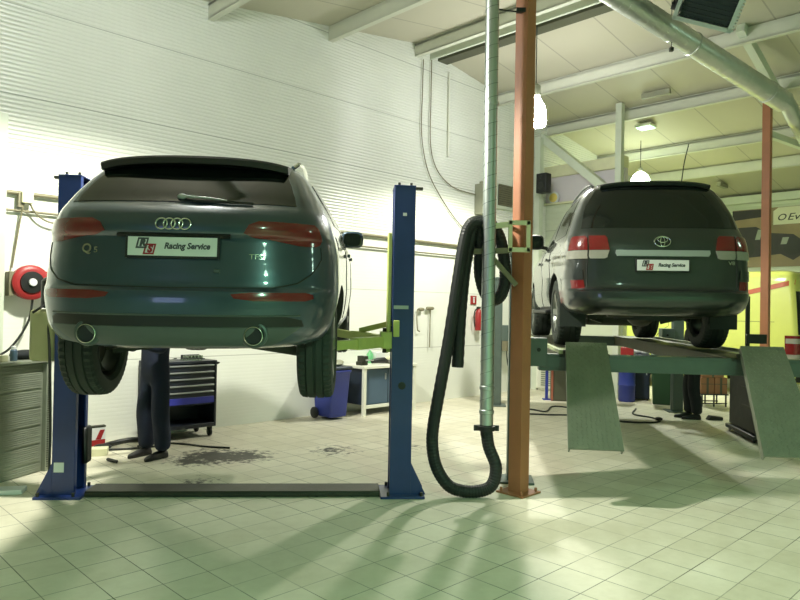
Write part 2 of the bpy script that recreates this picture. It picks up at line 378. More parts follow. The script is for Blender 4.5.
# roof purlins: C beams that run away from the long wall
def purlin(b, name, depth=.22, wid=.09, a1=WA, a0=A0):
    z = roof_z(b)-.01
    mb = MB()
    mb.box((b, (a0+a1)/2, z-depth/2), (.05, a1-a0, depth))
    mb.box((b+wid/2-.025, (a0+a1)/2, z-depth), (wid, a1-a0, .03))
    mb.box((b+wid/2-.025, (a0+a1)/2, z-.03), (wid, a1-a0, .03))
    return rbuild(mb, name, M['purlin'])
for i, b in enumerate([-4.2, -2.0, .2, 2.4, 4.55, 6.65, 8.62, 11.05, 12.9, 15.1, 16.8]): purlin(b, 'trim_%d' % (i+1))
mb = MB(); mb.box((9.34, (WA+2.5)/2, roof_z(9.34)-.05), (.26, WA-2.5, .06), 0); rbuild(mb, 'trim_12', M['dark_slot'])
mb = MB(); mb.box((9.02, (WA+2.5)/2, roof_z(9.02)-.09), (.05, WA-2.5, .14), 0); rbuild(mb, 'trim_13', M['palegreen'])
# fascia beam on top of the far wall
mb = MB(); mb.box((B1-.12, (A0+WA)/2, roof_z(B1)-.12), (.24, WA-A0, .2)); rbuild(mb, 'trim_14', M['palegreen'])
# partition at the far end of the long wall, with its corner post and brace
mb = MB(); mb.box((12.95, (WA+6.62)/2, 2.05), (.16, WA-6.62, 4.1)); rbuild(mb, 'wall_partition', wallf)
mb = MB(); mb.box((12.93, (WA+6.62)/2, 4.39), (.12, WA-6.62, .58)); rbuild(mb, 'trim_15', M['lilac'])
mb = MB(); mb.box((12.90, (WA+6.62)/2, 4.80), (.22, WA-6.62, .24)); mb.box((12.84, (WA+6.62)/2+.5, 4.09), (.10, 1.0, .04)); rbuild(mb, 'trim_16', M['cream'])
mb = MB(); mb.box((12.62, 6.62, roof_z(12.62)/2), (.13, .13, roof_z(12.62))); rbuild(mb, 'trim_17', M['palegreen'])
mb = MB(); mb.bar((12.62, 8.45, 5.55), (12.62, 6.62, 4.0), .16, .24, (1, 0, 0)); rbuild(mb, 'trim_18', M['palegreen'])
mb = MB(); mb.box((12.44, WA-.09, 2.75), (.14, .14, 5.5)); rbuild(mb, 'trim_19', M['palegreen'])
mb = MB(); mb.box((2.03, WA-.06, 2.3), (.10, .10, 3.0)); rbuild(mb, 'trim_20', M['palegreen'])
# two orange steel columns of the hall (turned with the hall)
def column(b, a, name):
    h = roof_z(b)
    mb = MB(); mb.box((b, a, h/2), (.135, .135, h)); mb.box((b, a, .008), (.30, .30, .016))
    for sx in (-1, 1):
        for sy in (-1, 1): mb.cyl((b+sx*.115, a+sy*.115, .016), (b+sx*.115, a+sy*.115, .05), .013, n=8)
    o = rbuild(mb, name, M['orange'])
    return o
column(5.27, 3.74, 'column_near'); column(13.6, 4.18, 'column_far')
mb = MB(); mb.bar((10.9, 3.75, roof_z(10.9)-.05), (14.3, 3.75, 5.0), .12, .16); rbuild(mb, 'trim_21', M['palegreen'])
mb = MB(); mb.bar((13.7, 4.18, 5.1), (16.5, 3.2, 4.75), .10, .12); rbuild(mb, 'trim_22', M['palegreen'])

# ---------------------------------------------------------------- lamps
def spot(p, power, col, angle=153, blend=.3, r=.13):
    l = bpy.data.lights.new('lamp_light', 'SPOT'); l.energy = power; l.color = col; l.spot_size = math.radians(angle); l.spot_blend = blend; l.shadow_soft_size = r
    o = bpy.data.objects.new('lamp_light', l); COL.objects.link(o); o.location = p; return o
def lamp_highbay(p, bulb, label, size=1.0, group='hanging high-bay lamps', power=900, col=(1.0, 1.0, .90)):
    spot((p[0], p[1], p[2]-.38*size), power, col)
    b = .714*p[0]+.70*p[1]
    t = thing('hanging_lamp', label, 'lamp', p, 0, group)
    top = roof_z(b)-p[2]
    m_ = MB(); m_.lathe([(.16*size, -.24*size), (.17*size, -.10*size), (.15*size, .06*size), (.08*size, .19*size), (.05*size, .23*size)], n=24); m_.build('bulb', bulb, t)
    m_ = MB(); m_.lathe([(.05*size, .22*size), (.075*size, .25*size), (.075*size, .40*size), (.03*size, .44*size)], n=20); m_.build('lamp_cap', M['grey_box'], t)
    m_ = MB(); m_.cyl((0, 0, .43*size), (0, 0, top), .008, n=6); m_.build('cord', M['cable'], t)
    return t
lamp_highbay((2.13, 10.80, 4.93), M['bulb'], 'bright white hanging lamp beside the orange column', 1.0, power=540, col=(1.0, .985, .84))
lamp_highbay((-1.9, 5.9, 5.0), M['bulb'], 'hanging lamp above the teal car on the blue lift', 1.0, power=950, col=(1.0, .985, .84))
t = thing('pendant_lamp', 'small white dome lamp hanging on a cord above the dark green car', 'lamp', (5.43, 15.3, 4.74))
m_ = MB(); m_.lathe([(.20, -.05), (.21, -.02), (.16, .10), (.06, .18)], n=24); m_.build('lamp_shade', M['bulb_soft'], t)
m_ = MB(); m_.lathe([(.06, .17), (.05, .26), (.02, .28)], n=16); m_.build('lamp_cap', M['grey_box'], t)
m_ = MB(); m_.cyl((0, 0, .27), (0, 0, roof_z(14.6)-4.74), .008, n=6); m_.build('cord', M['cable'], t)
t = thing('light_panel', 'square greenish lit panel fixed under the roof beyond the white post', 'light', W(13.75, 6.62, roof_z(13.75)-.09), TH)
m_ = MB(); m_.box((0, 0, .03), (.30, .34, .06)); m_.build('housing', M['white'], t)
m_ = MB(); m_.box((0, 0, -.01), (.26, .30, .02)); m_.build('diffuser', M['panel_green'], t)
for (b, a, L_, lab) in [(12.41, 5.78, .55, 'unlit grey tube fitting under the roof beyond the white post'), (18.1, 6.62, .5, 'small unlit grey fitting on the last roof panel before the banner wall')]:
    o = MB().box((0, 0, 0), (.07 if b < 15 else .5, L_ if b < 15 else .10, .10)).build('tube_fitting', M['grey_box'], None, W(b, a, roof_z(b)-.065), TH)
    tag(o, lab, 'light')
lamp_highbay((2.6, -1.9, 4.6), M['bulb_green'], 'greenish hanging lamp over the front of the hall', 1.0, power=820, col=(.42, 1.0, .62))
lamp_highbay((8.8, 5.6, 4.9), M['bulb_green'], 'added greenish fill lamp, out of view, over the aisle beside the four-post lift', 1.0, power=110, col=(.62, 1.0, .70))  # unseen lamp, added to brighten the right side and the van
spot((5.43, 15.3, 4.62), 650, (.95, 1.0, .84))
#CARS#
# ---------------------------------------------------------------- cars: one smooth parametric skin per car, parts are laid on it
class Skin:
    """keys: z, y_rear, half width, rear exponent, rear corner length, y_front, front corner length"""
    def __init__(s, keys, bulge=0.0):
        s.bulge = bulge
        K = np.array(keys, float); s.z = K[:, 0]; s.k = K[:, 1:]; s.tab = {}
        d = np.diff(s.z)[:, None]; m = np.diff(s.k, axis=0)/d; t = np.zeros_like(s.k)
        for i in range(1, len(s.z)-1):
            ok = m[i-1]*m[i] > 0
            t[i] = np.where(ok, 2*m[i-1]*m[i]/np.where(ok, m[i-1]+m[i], 1), 0)
        t[0] = m[0]; t[-1] = m[-1]; s.t = t
    def par(s, z):
        z = min(max(z, s.z[0]), s.z[-1]); i = min(max(int(np.searchsorted(s.z, z))-1, 0), len(s.z)-2)
        h = s.z[i+1]-s.z[i]; u = (z-s.z[i])/h
        return ((2*u**3-3*u*u+1)*s.k[i]+(u**3-2*u*u+u)*h*s.t[i]+(-2*u**3+3*u*u)*s.k[i+1]+(u**3-u*u)*h*s.t[i+1])
    def table(s, n, asp):
        key = (round(n, 2), round(asp, 2))
        if key not in s.tab:
            a = (1-np.cos(np.linspace(0, PI, 240)))/2*PI/2
            x = np.sin(a)**(2/key[0]); y = (1-np.cos(a)**(2/key[0]))*key[1]
            l = np.concatenate([[0], np.cumsum(np.hypot(np.diff(x), np.diff(y)))]); s.tab[key] = (l/l[-1], x, y/key[1])
        return s.tab[key]
    def P(s, z, q):
        yr, w, n, L, yf, Lf = s.par(z); a = abs(q); sg = 1 if q >= 0 else -1
        if a <= 1:
            l, x, y = s.table(n, L/w); X = w*np.interp(a, l, x); Y = yr+L*np.interp(a, l, y)
        elif a <= 2:
            t = a-1; X = w*(1+s.bulge*math.sin(PI*t)-.012*t*t); Y = (yr+L)*(1-t)+(yf-Lf)*t
        else:
            l, x, y = s.table(2.6, Lf/w); X = w*.988*np.interp(3-a, l, x); Y = yf-Lf*np.interp(3-a, l, y)
        return Vector((sg*X, Y, z))
    def N(s, z, q):
        e = 2e-3; sg = 1 if q >= 0 else -1
        a = s.P(z, q+e)-s.P(z, q-e) if abs(q) > e else Vector((1, 0, 0)); b = s.P(min(z+e, s.z[-1]), q)-s.P(max(z-e, s.z[0]), q)
        n = a.cross(b); n.normalize()
        c = s.P(z, q)-Vector((0, 2.2, z))
        return n if n.dot(Vector((c.x, c.y, 0))) >= 0 else -n
    def qx(s, x, z):
        yr, w, n, L, yf, Lf = s.par(z); l, X, y = s.table(n, L/w)
        return math.copysign(float(np.interp(min(abs(x)/w, 1), X, l)), x)
    def qy(s, y, z, sg=1):
        yr, w, n, L, yf, Lf = s.par(z)
        if y < yr+L:
            l, X, Y = s.table(n, L/w); return sg*float(np.interp(max(0, (y-yr)/L), Y, l))
        return sg*(1+(y-yr-L)/(yf-Lf-yr-L))
    def body(s, dz=.014):
        zs = [s.z[0]]
        for i in range(len(s.z)-1):
            k = max(1, int(math.ceil((s.z[i+1]-s.z[i])/dz))); zs += [s.z[i]+(s.z[i+1]-s.z[i])*(j+1)/k for j in range(k)]
        qs = [i/30 for i in range(30)]+[1+i/22 for i in range(22)]+[2+i/16 for i in range(16)]
        ring = qs+[3.0]+[-q for q in qs[:0:-1]]
        mb = MB(); mb.loft([[s.P(z, q) for q in ring] for z in zs]); return mb
    def patch(s, rows, off=.004, th=.014, nz=12, nq=14, mb=None, m=0):
        """rows: (z, q0, q1), lying off the skin by off"""
        mb = mb or MB(); zz = [r[0] for r in rows]; lo, hi = min(zz), max(zz); rows = sorted(rows)
        zs = sorted(set([lo+(hi-lo)*i/nz for i in range(nz+1)]+zz)); k = len(zs)
        A = []; Bk = []
        for z in zs:
            q0 = float(np.interp(z, [r[0] for r in rows], [r[1] for r in rows])); q1 = float(np.interp(z, [r[0] for r in rows], [r[2] for r in rows]))
            for j in range(nq+1):
                q = q0+(q1-q0)*j/nq; p = s.P(z, q); n = s.N(z, q); A.append(p+n*off); Bk.append(p-n*th)
        n1 = nq+1; o = len(A); f = []
        for i in range(k-1):
            for j in range(nq):
                a = i*n1+j; f.append((a, a+1, a+n1+1, a+n1)); f.append((o+a, o+a+n1, o+a+n1+1, o+a+1))
        rim = [j for j in range(n1)]+[i*n1+nq for i in range(1, k)]+[(k-1)*n1+j for j in range(nq-1, -1, -1)]+[i*n1 for i in range(k-2, 0, -1)]
        for i in range(len(rim)):
            a, b = rim[i], rim[(i+1) % len(rim)]; f.append((a, b, o+b, o+a))
        return mb.add(A+Bk, f, m)
    def ribbon(s, pts, w=.007, off=.0015, mb=None, k=8, r=None):
        """thin rounded strip following (z, q) points on the skin"""
        mb = mb or MB(); P_ = []
        for (z0, q0), (z1, q1) in zip(pts[:-1], pts[1:]):
            for i in range(k): z = z0+(z1-z0)*i/k; q = q0+(q1-q0)*i/k; P_.append(s.P(z, q)+s.N(z, q)*off)
        z, q = pts[-1]; P_.append(s.P(z, q)+s.N(z, q)*off)
        return mb.tube(P_, w/2, 6)
    def letters(s, txt, x0, z0, size, off=.006, mb=None, squash=1.0, **k):
        mb = mb or MB(); vs, fs = text_geo(txt, size, **k); o = []
        for v in vs:
            z = z0+v[1]; q = s.qx(x0+v[0]*squash, z); o.append(s.P(z, q)+s.N(z, q)*(off+.001*(v[2] > 0)))
        return mb.add(o, fs)

def bool_arches(o, cuts, dark):
    """cut the wheel arches out of a body; their inside is dark"""
    o.data.materials.append(dark)
    c = MB()
    for (y, z, r, x0, x1) in cuts:
        for sg in (-1, 1): c.cyl((sg*x0, y, z), (sg*x1, y, z), r, n=56, m=1)
    me = bpy.data.meshes.new('arch'); me.from_pydata(c.v, [], c.f); me.materials.append(dark); me.materials.append(dark)
    me.polygons.foreach_set('material_index', [1]*len(c.f))
    bm = bmesh.new(); bm.from_mesh(me); bmesh.ops.recalc_face_normals(bm, faces=bm.faces); bm.to_mesh(me); bm.free()
    t = bpy.data.objects.new('arch', me); COL.objects.link(t)
    md = o.modifiers.new('arch', 'BOOLEAN'); md.object = t; md.operation = 'DIFFERENCE'; md.solver = 'EXACT'
    pm = o.parent; o.parent = None
    bpy.context.view_layer.update()
    nm = bpy.data.meshes.new_from_object(o.evaluated_get(bpy.context.evaluated_depsgraph_get()))
    o.modifiers.clear(); o.data = nm; o.parent = pm
    bpy.data.objects.remove(t)
    o.data.shade_smooth(); o.data.set_sharp_from_angle(angle=math.radians(34))

def wheel(parent, x, y, z, R, wd, sg, rimr, name='wheel'):
    t = MB(); n = 96; h = wd/2
    prof = [(-h*.80, rimr), (-h*.98, rimr+.03), (-h, rimr+(R-rimr)*.55), (-h*.93, R-.022), (-h*.80, R-.006), (-h*.52, R-.001), (-h*.50, R-.010), (-h*.44, R-.010), (-h*.42, R), (-h*.08, R+.001), (-h*.06, R-.010), (h*.06, R-.010), (h*.08, R+.001), (h*.42, R), (h*.44, R-.010), (h*.50, R-.010), (h*.52, R-.001), (h*.80, R-.006), (h*.93, R-.022), (h, rimr+(R-rimr)*.55), (h*.98, rimr+.03), (h*.80, rimr)]
    vs = []; k = len(prof)
    for j in range(n):
        a = 2*PI*j/n
        for i, (xx, r) in enumerate(prof):
            groove = (j % 2 == 0) and abs(xx) > h*.46 and r > R-.03 and abs(xx) < h*.97
            rr = r-(.009 if groove else 0); vs.append((xx, math.cos(a)*rr, math.sin(a)*rr))
    fs = [(j*k+i, j*k+i+1, ((j+1) % n)*k+i+1, ((j+1) % n)*k+i) for j in range(n) for i in range(k-1)]
    t.add(vs, fs)
    w_ = bpy.data.objects.new(name, None); COL.objects.link(w_); w_.parent = parent; w_.location = (x, y, z); w_.empty_display_size = .1
    t.build('tyre', M['rubber'], w_, ang=25)
    r = MB()
    r.lathe([(rimr+.012, -h*.85), (rimr-.012, -h*.6), (rimr-.02, h*.5), (rimr+.012, h*.86), (rimr+.004, h*.9), (rimr-.03, h*.55), (rimr-.04, -h*.8)], ax=(sg, 0, 0), n=48, cap=False)
    for i in range(5):
        a = 2*PI*i/5; d = Vector((0, math.cos(a), math.sin(a)))
        r.bar(Vector((sg*h*.62, 0, 0))+d*.03, Vector((sg*h*.78, 0, 0))+d*(rimr-.01), .07, .035, (1, 0, 0))
    r.lathe([(.065, h*.45), (.065, h*.72), (.03, h*.8)], ax=(sg, 0, 0), n=24)
    r.build('rim', M['rim'], w_)
    b = MB(); b.lathe([(.15, -h*.15), (.15, h*.1)], ax=(sg, 0, 0), n=32); b.build('brake_disc', M['dark_steel'], w_)
    return w_

def plate(car, S, z0, zc, w_=.52, h=.112, y_out=.018, m='R'):
    c = S.P(zc, 0)+Vector((0, -y_out, 0))
    top = S.P(zc+h/2, 0); bot = S.P(zc-h/2, 0); tilt = math.atan2(top.y-bot.y, h)*.6
    R = Matrix.Rotation(-tilt, 3, 'X')
    mb = MB(); mb.box(c+Vector((0, .008, 0)), (w_+.03, .012, h+.03), R=R); mb.build('plate_frame', M['black'], car, bevel=.003)
    mb = MB(); mb.box(c, (w_, .006, h), R=R); pl = mb.build('number_plate', M['plate'], car, bevel=.002)
    def flat(vs, x, z): return [c+R @ Vector((x+v[0], -.0045, z+v[1])) for v in vs]
    g = MB(); rd = MB()
    def frame(mb, x, z, s, t=.008, sh=.22):
        o = [(-s+sh*-s, -s), (s+sh*-s, -s), (s+sh*s, s), (-s+sh*s, s)]; i = [(-(s-t)+sh*-(s-t), -(s-t)), ((s-t)+sh*-(s-t), -(s-t)), ((s-t)+sh*(s-t), s-t), (-(s-t)+sh*(s-t), s-t)]
        mb.add(flat(o+i, x, z), [(0, 1, 5, 4), (1, 2, 6, 5), (2, 3, 7, 6), (3, 0, 4, 7)])
    frame(g, -.175, .018, .032, .010); frame(rd, -.132, -.018, .032, .010)
    g.build('grey_logo_frame', M['ink_grey'], pl, fix=False); rd.build('red_logo_frame', M['ink_red'], pl, fix=False)
    vs, fs = text_geo('R', .056, shear=.2, bold=.004, sub=False); MB().add(flat(vs, -.175, .018), fs).build('grey_logo_letter', M['ink_grey'], pl, fix=False)
    vs, fs = text_geo('S', .056, shear=.2, bold=.004, sub=False); MB().add(flat(vs, -.132, -.018), fs).build('red_logo_letter', M['ink_red'], pl, fix=False)
    vs, fs = text_geo('Racing Service', .050, shear=.22, bold=.0020, sub=False); MB().add(flat([(v[0]*.92, v[1]) for v in vs], .085, .002), fs).build('grey_lettering', M['ink_grey'], pl, fix=False)
    return pl

def side_window(car, S, sg, ys, z0, z1, zc=None, name='side_window', taper=(0, 0)):
    y0, y1 = ys
    rows = [(z0, S.qy(y0, z0, sg), S.qy(y1, z0, sg)), (z1, S.qy(y0+taper[0], z1, sg), S.qy(y1-taper[1], z1, sg))]
    rows = [(z, max(-2, min(2, a)), max(-2, min(2, b))) for z, a, b in rows]
    return S.patch(rows, .003, .01, 10, 12).build(name, M['glass'], car)

def mirror(car, x, y, z, sg, w_=.20, h=.15, m='audi'):
    mb = MB(); rings = []
    for yy, k in ((-.05, .86), (-.035, 1.0), (.03, .98), (.09, .78), (.13, .45)):
        rings.append([(sg*(w_/2+(w_/2*k)*math.copysign(abs(math.cos(a))**.55, math.cos(a))), yy, h/2*k*math.copysign(abs(math.sin(a))**.55, math.sin(a))) for a in [2*PI*i/20 for i in range(20)]])
    mb.loft([[Vector(p)+Vector((x, y, z)) for p in r] for r in rings])
    mo = mb.build('mirror', M[m], car, ang=50)
    g = MB(); g.loft([[Vector((sg*(w_/2+(w_/2*.78)*math.copysign(abs(math.cos(a))**.55, math.cos(a))), yy, h/2*.78*math.copysign(abs(math.sin(a))**.55, math.sin(a))))+Vector((x, y, z)) for a in [2*PI*i/20 for i in range(20)]] for yy in (-.054, -.048)])
    g.build('mirror_glass', M['glass'], mo)
    s_ = MB(); s_.bar((x-sg*.10, y+.04, z-h*.42), (x+sg*.05, y+.04, z-h*.3), .06, .045); s_.build('mirror_arm', M['black'], mo)
    return mo

# ---- dark teal car up on the blue two-post lift
AS = Skin([
 (.40, .10, .81, 2.8, .86, 4.45, .9), (.43, .035, .865, 2.9, .86, 4.55, .9), (.50, .005, .912, 2.9, .86, 4.60, .9), (.53, .0, .925, 2.9, .86, 4.62, .9),
 (.60, -.004, .940, 2.9, .86, 4.62, .9), (.68, -.006, .951, 2.9, .86, 4.62, .9), (.745, .004, .956, 2.9, .86, 4.60, .9), (.768, .045, .956, 3.0, .84, 4.58, .9),
 (.85, .062, .954, 3.0, .84, 4.52, .9), (.98, .085, .946, 2.9, .82, 4.30, .9), (1.065, .098, .932, 2.9, .80, 3.90, .8), (1.09, .078, .926, 2.9, .80, 3.75, .8),
 (1.12, .076, .917, 2.9, .78, 3.55, .8), (1.20, .105, .893, 2.9, .74, 3.30, .7), (1.25, .160, .872, 3.0, .68, 3.15, .7), (1.275, .205, .860, 3.1, .64, 3.08, .6),
 (1.38, .330, .802, 3.4, .58, 2.85, .6), (1.48, .450, .742, 3.5, .53, 2.62, .6), (1.55, .545, .692, 3.5, .50, 2.45, .6), (1.60, .640, .636, 3.5, .47, 2.25, .6),
 (1.63, .77, .555, 3.2, .42, 2.10, .6), (1.645, .98, .42, 3.0, .3, 1.9, .5)], .030)
A = thing('teal_car', 'dark teal crossover car with four-ring emblem raised on the blue two-post lift', 'car', (-1.345, 3.935, 1.05), math.radians(2.4), rx=math.radians(2.2))
S = AS
body = S.body().build('body', M['audi'], A, ang=34)
bool_arches(body, [(.95, .375, .415, .56, 1.2), (3.757, .375, .415, .56, 1.2)], M['black'])
S.patch([(1.285, S.qx(-.70, 1.285), S.qx(.69, 1.285)), (1.40, S.qx(-.66, 1.40), S.qx(.65, 1.40)), (1.56, S.qx(-.575, 1.56), S.qx(.575, 1.56))], .004, .012, 16, 30).build('rear_window', M['glass'], A)
# roof spoiler
mb = MB(); rings = []
for i in range(25):
    x = -.61+1.22*i/24; k = (abs(x)/.61); d = .09*k**3; dz = -.026*k**2-.015*k**6
    rings.append([(x, .98+d, 1.642+dz-.018*k), (x, .70+d, 1.637+dz), (x, .46+d, 1.612+dz), (x, .448+d, 1.598+dz), (x, .465+d, 1.564+dz), (x, .57+d, 1.556+dz), (x, .98+d, 1.57+dz)])
mb.loft(rings); mb.build('spoiler', M['black'], A, ang=30)
# tail lamps, one each side
for sg in (1, -1):
    rows = [(1.168, .49, .80), (1.145, .435, .825), (1.095, .405, .842), (1.075, .47, .845), (1.045, .64, .835), (1.03, .72, .81)]
    S.patch([(z, S.qx(sg*a, z), S.qx(sg*b, z)) for z, a, b in rows], .009, .012, 16, 16).build('tail_lamp', M['lamp_red'], A, ang=50)
    rows = [(.742, .46, .77), (.730, .35, .81), (.706, .37, .815), (.692, .48, .77)]
    S.patch([(z, S.qx(sg*a, z), S.qx(sg*b, z)) for z, a, b in rows], .004, .01, 6, 16).build('reflector', M['lamp_red'], A)
    # exhaust: arch surround, pipe
    x = sg*.485; y = S.P(.49, S.qx(x, .49)).y
    mb = MB(); mb.torus((x, y+.005, .490), .070, .066, .014, (0, 1, 0)); ex = mb.build('exhaust_surround', M['silver'], A)
    mb = MB(); mb.lathe([(.052, .35), (.056, .02), (.056, -.03), (.052, -.032), (.046, -.02), (.044, .30)], (x, y, .486), (0, 1, 0), 28, cap=False); mb.build('exhaust_pipe', M['chrome'], ex)
    mb = MB(); mb.lathe([(.047, -.004), (.046, -.012), (.001, -.012)], (x, y, .486), (0, 1, 0), 28, cap=False); mb.build('exhaust_shade_disc', M['black'], ex)  # flat black disc stands in for the shade inside the pipe
    mb = MB(); mb.tube(smooth_path([(sg*.60, .90, 1.620), (sg*.635, 1.02, 1.665), (sg*.62, 1.6, 1.690), (sg*.56, 2.3, 1.655), (sg*.54, 2.45, 1.62)], 6), .016, 8); mb.build('roof_rail', M['chrome'], A)
    side_window(A, S, sg, (1.02, 1.45), 1.22, 1.52, taper=(.05, .05)); side_window(A, S, sg, (1.50, 2.25), 1.20, 1.54, taper=(.02, .05)); side_window(A, S, sg, (2.31, 3.0), 1.19, 1.54, taper=(.02, .55))
    for yy in (1.75, 2.65):
        p = S.P(1.03, S.qy(yy, 1.03, sg)); mb = MB(); mb.box(p+Vector((sg*.018, 0, 0)), (.024, .20, .028)); mb.build('door_handle', M['audi'], A, bevel=.006)
    S.patch([(.48, S.qy(1.36, .48, sg), S.qy(3.34, .48, sg)), (.42, S.qy(1.36, .42, sg), S.qy(3.34, .42, sg))], .012, .02, 4, 10).build('sill_trim', M['silver'], A)
    mirror(A, sg*.87, 2.66, 1.225, sg, .215, .16)
    for yy in (1.47, 2.28): S.ribbon([(1.18, S.qy(yy, 1.18, sg)), (.85, S.qy(yy+.0, .85, sg)), (.52, S.qy(yy+.06, .52, sg))], .008, .000).build('door_seam', M['black'], A)
    w1 = wheel(A, sg*.795, .95, .340, .368, .245, sg, .235); w2 = wheel(A, sg*.795, 3.757, .372, .368, .245, sg, .235)
    # suspension arm, spring
    mb = MB(); mb.bar((sg*.66, .95, .30), (sg*.22, .98, .36), .10, .05); mb.bar((sg*.66, 1.10, .36), (sg*.25, 1.25, .44), .05, .05); mb.bar((sg*.66, .80, .33), (sg*.30, .72, .42), .045, .045)
    mb.build('suspension_arm', M['dark_steel'], A)
    mb = MB(); mb.tube([(sg*.50+.055*math.cos(t*.7), .95+.055*math.sin(t*.7), .30+.0065*t) for t in range(0, 46)], .008, 6); mb.build('spring', M['black'], A)
# bumper: dark grille band with a lower grey diffuser
S.patch([(.598, S.qx(-.70, .598), S.qx(.66, .598)), (.575, S.qx(-.75, .575), S.qx(.75, .575)), (.535, S.qx(-.74, .535), S.qx(.76, .535))], .003, .01, 5, 40).build('bumper_band', M['black'], A)
S.patch([(.53, S.qx(-.74, .53), S.qx(.74, .53)), (.47, S.qx(-.66, .47), S.qx(.66, .47)), (.425, S.qx(-.58, .425), S.qx(.58, .425))], .004, .01, 7, 40).build('diffuser', M['silver'], A)
mb = MB(); S.ribbon([(.604, S.qx(x, .604)) for x in np.linspace(-.74, .74, 9)], .012, .002, mb); S.ribbon([(.532, S.qx(x, .532)) for x in np.linspace(-.74, .74, 9)], .010, .003, mb); mb.build('bumper_trim', M['silver'], A)
# tailgate seam
mb = MB()
for sg in (1, -1):
    S.ribbon([(1.03, S.qx(sg*.845, 1.03)), (.95, S.qx(sg*.85, .95)), (.86, S.qx(sg*.80, .86)), (.80, S.qx(sg*.72, .80)), (.770, S.qx(sg*.58, .770)), (.762, 0)], .010, 0, mb)
mb.build('tailgate_seam', M['black'], A)
plate(A, S, 0, 1.005, y_out=.026)
mb = MB(); S.patch([(1.085, S.qx(-.33, 1.085), S.qx(.33, 1.085)), (1.068, S.qx(-.33, 1.068), S.qx(.33, 1.068))], .022, .01, 2, 10, mb); mb.build('tailgate_handle', M['black'], A)
mb = MB()
for i in range(4):
    z = 1.138; x = (i-1.5)*.0455; q = S.qx(x, z); mb.torus(S.P(z, q)+S.N(z, q)*.008, .0335, .0335, .0052, S.N(z, q), 28, 8)
mb.build('ring_emblem', M['chrome'], A)
mb = MB(); S.letters('Q', -.525, .985, .075, .006, mb, 1.05, bold=.002); S.letters('5', -.465, .977, .050, .006, mb, 1.2); mb.build('badge_lettering', M['chrome'], A, fix=False)
mb = MB(); S.letters('TFSI', .485, .953, .046, .006, mb, 1.15); mb.build('badge_lettering', M['chrome'], A, fix=False)
z = .865; mb = MB(); mb.box(S.P(z, S.qx(.26, z))+Vector((0, -.008, 0)), (.035, .012, .022)); mb.build('lock_cover', M['silver'], A, bevel=.004)
# wiper
mb = MB(); z = 1.325; p = S.P(z, 0); mb.ell(p+Vector((.0, -.018, -.004)), (.03, .02, .02))
pts = [S.P(zz, S.qx(x, zz))+Vector((0, -.028, 0)) for x, zz in ((0, 1.325), (.14, 1.315), (.28, 1.30))]; mb.tube(pts, [.010, .008, .006], 8)
wi = mb.build('wiper', M['light_edge'], A)
mb = MB(); mb.tube([S.P(zz, S.qx(x, zz))+Vector((0, -.018, 0)) for x, zz in ((.08, 1.292), (.2, 1.290), (.32, 1.288), (.44, 1.286))], .009, 6); mb.build('wiper_blade', M['black'], wi)
# underbody
mb = MB()
mb.box((0, 2.45, .375), (1.20, 2.7, .13)); mb.box((0, .66, .47), (1.0, .5, .06))
mb.build('underbody', M['dark_steel'], A, bevel=.03)
mb = MB(); mb.ell((-.40, .62, .425), (.22, .26, .080)); mb.ell((.40, .62, .44), (.20, .24, .065)); mb.tube([(-.3, .8, .38), (-.2, 1.4, .30), (-.1, 3.2, .28)], .035, 10); mb.build('muffler', M['dark_steel'], A)

# ---- dark green-grey off-roader on the four-post lift
TS = Skin([
 (.38, .17, .82, 3.6, .66, 4.75, .8), (.41, .09, .885, 3.7, .64, 4.86, .8), (.47, .025, .93, 3.8, .64, 4.93, .8), (.56, .0, .952, 3.9, .64, 4.95, .8),
 (.625, .004, .96, 3.9, .64, 4.95, .8), (.648, .075, .962, 4.2, .58, 4.93, .8), (.70, .095, .962, 4.4, .56, 4.92, .8), (.85, .105, .962, 4.4, .56, 4.90, .8), (1.0, .11, .957, 4.4, .56, 4.85, .8),
 (1.10, .118, .948, 4.4, .56, 4.7, .8), (1.18, .132, .935, 4.3, .56, 4.2, .7), (1.25, .155, .916, 4.2, .56, 3.7, .7), (1.30, .180, .898, 4.2, .55, 3.5, .6), (1.45, .240, .850, 4.2, .52, 3.1, .6),
 (1.60, .305, .792, 3.8, .50, 2.85, .6), (1.70, .355, .742, 3.6, .48, 2.65, .6), (1.78, .415, .685, 3.5, .46, 2.5, .6), (1.83, .50, .615, 3.4, .44, 2.35, .6), (1.86, .64, .53, 3.3, .38, 2.2, .6), (1.875, .85, .42, 3.2, .3, 2.0, .5)], .026)
T = thing('green_grey_car', 'dark green-grey off-road car standing on the runways of the four-post lift', 'car', (2.71, 6.88, 1.305), math.radians(-5.9))
S = TS
body = S.body().build('body', M['toyota'], T, ang=34)
bool_arches(body, [(1.20, .40, .47, .58, 1.3), (4.05, .40, .47, .58, 1.3)], M['black'])
S.patch([(1.305, S.qx(-.80, 1.305), S.qx(.80, 1.305)), (1.55, S.qx(-.74, 1.55), S.qx(.74, 1.55)), (1.76, S.qx(-.61, 1.76), S.qx(.61, 1.76))], .004, .012, 16, 30).build('rear_window', M['glass'], T)
mb = MB(); rings = []
for i in range(21):
    x = -.58+1.16*i/20; k = abs(x)/.58; d = .07*k**3; dz = -.022*k**2-.012*k**6
    rings.append([(x, .80+d, 1.874+dz), (x, .54+d, 1.868+dz), (x, .365+d, 1.838+dz), (x, .36+d, 1.823+dz), (x, .39+d, 1.795+dz), (x, .47+d, 1.78+dz), (x, .80+d, 1.80+dz)])
mb.loft(rings); mb.build('spoiler', M['toyota'], T, ang=30)
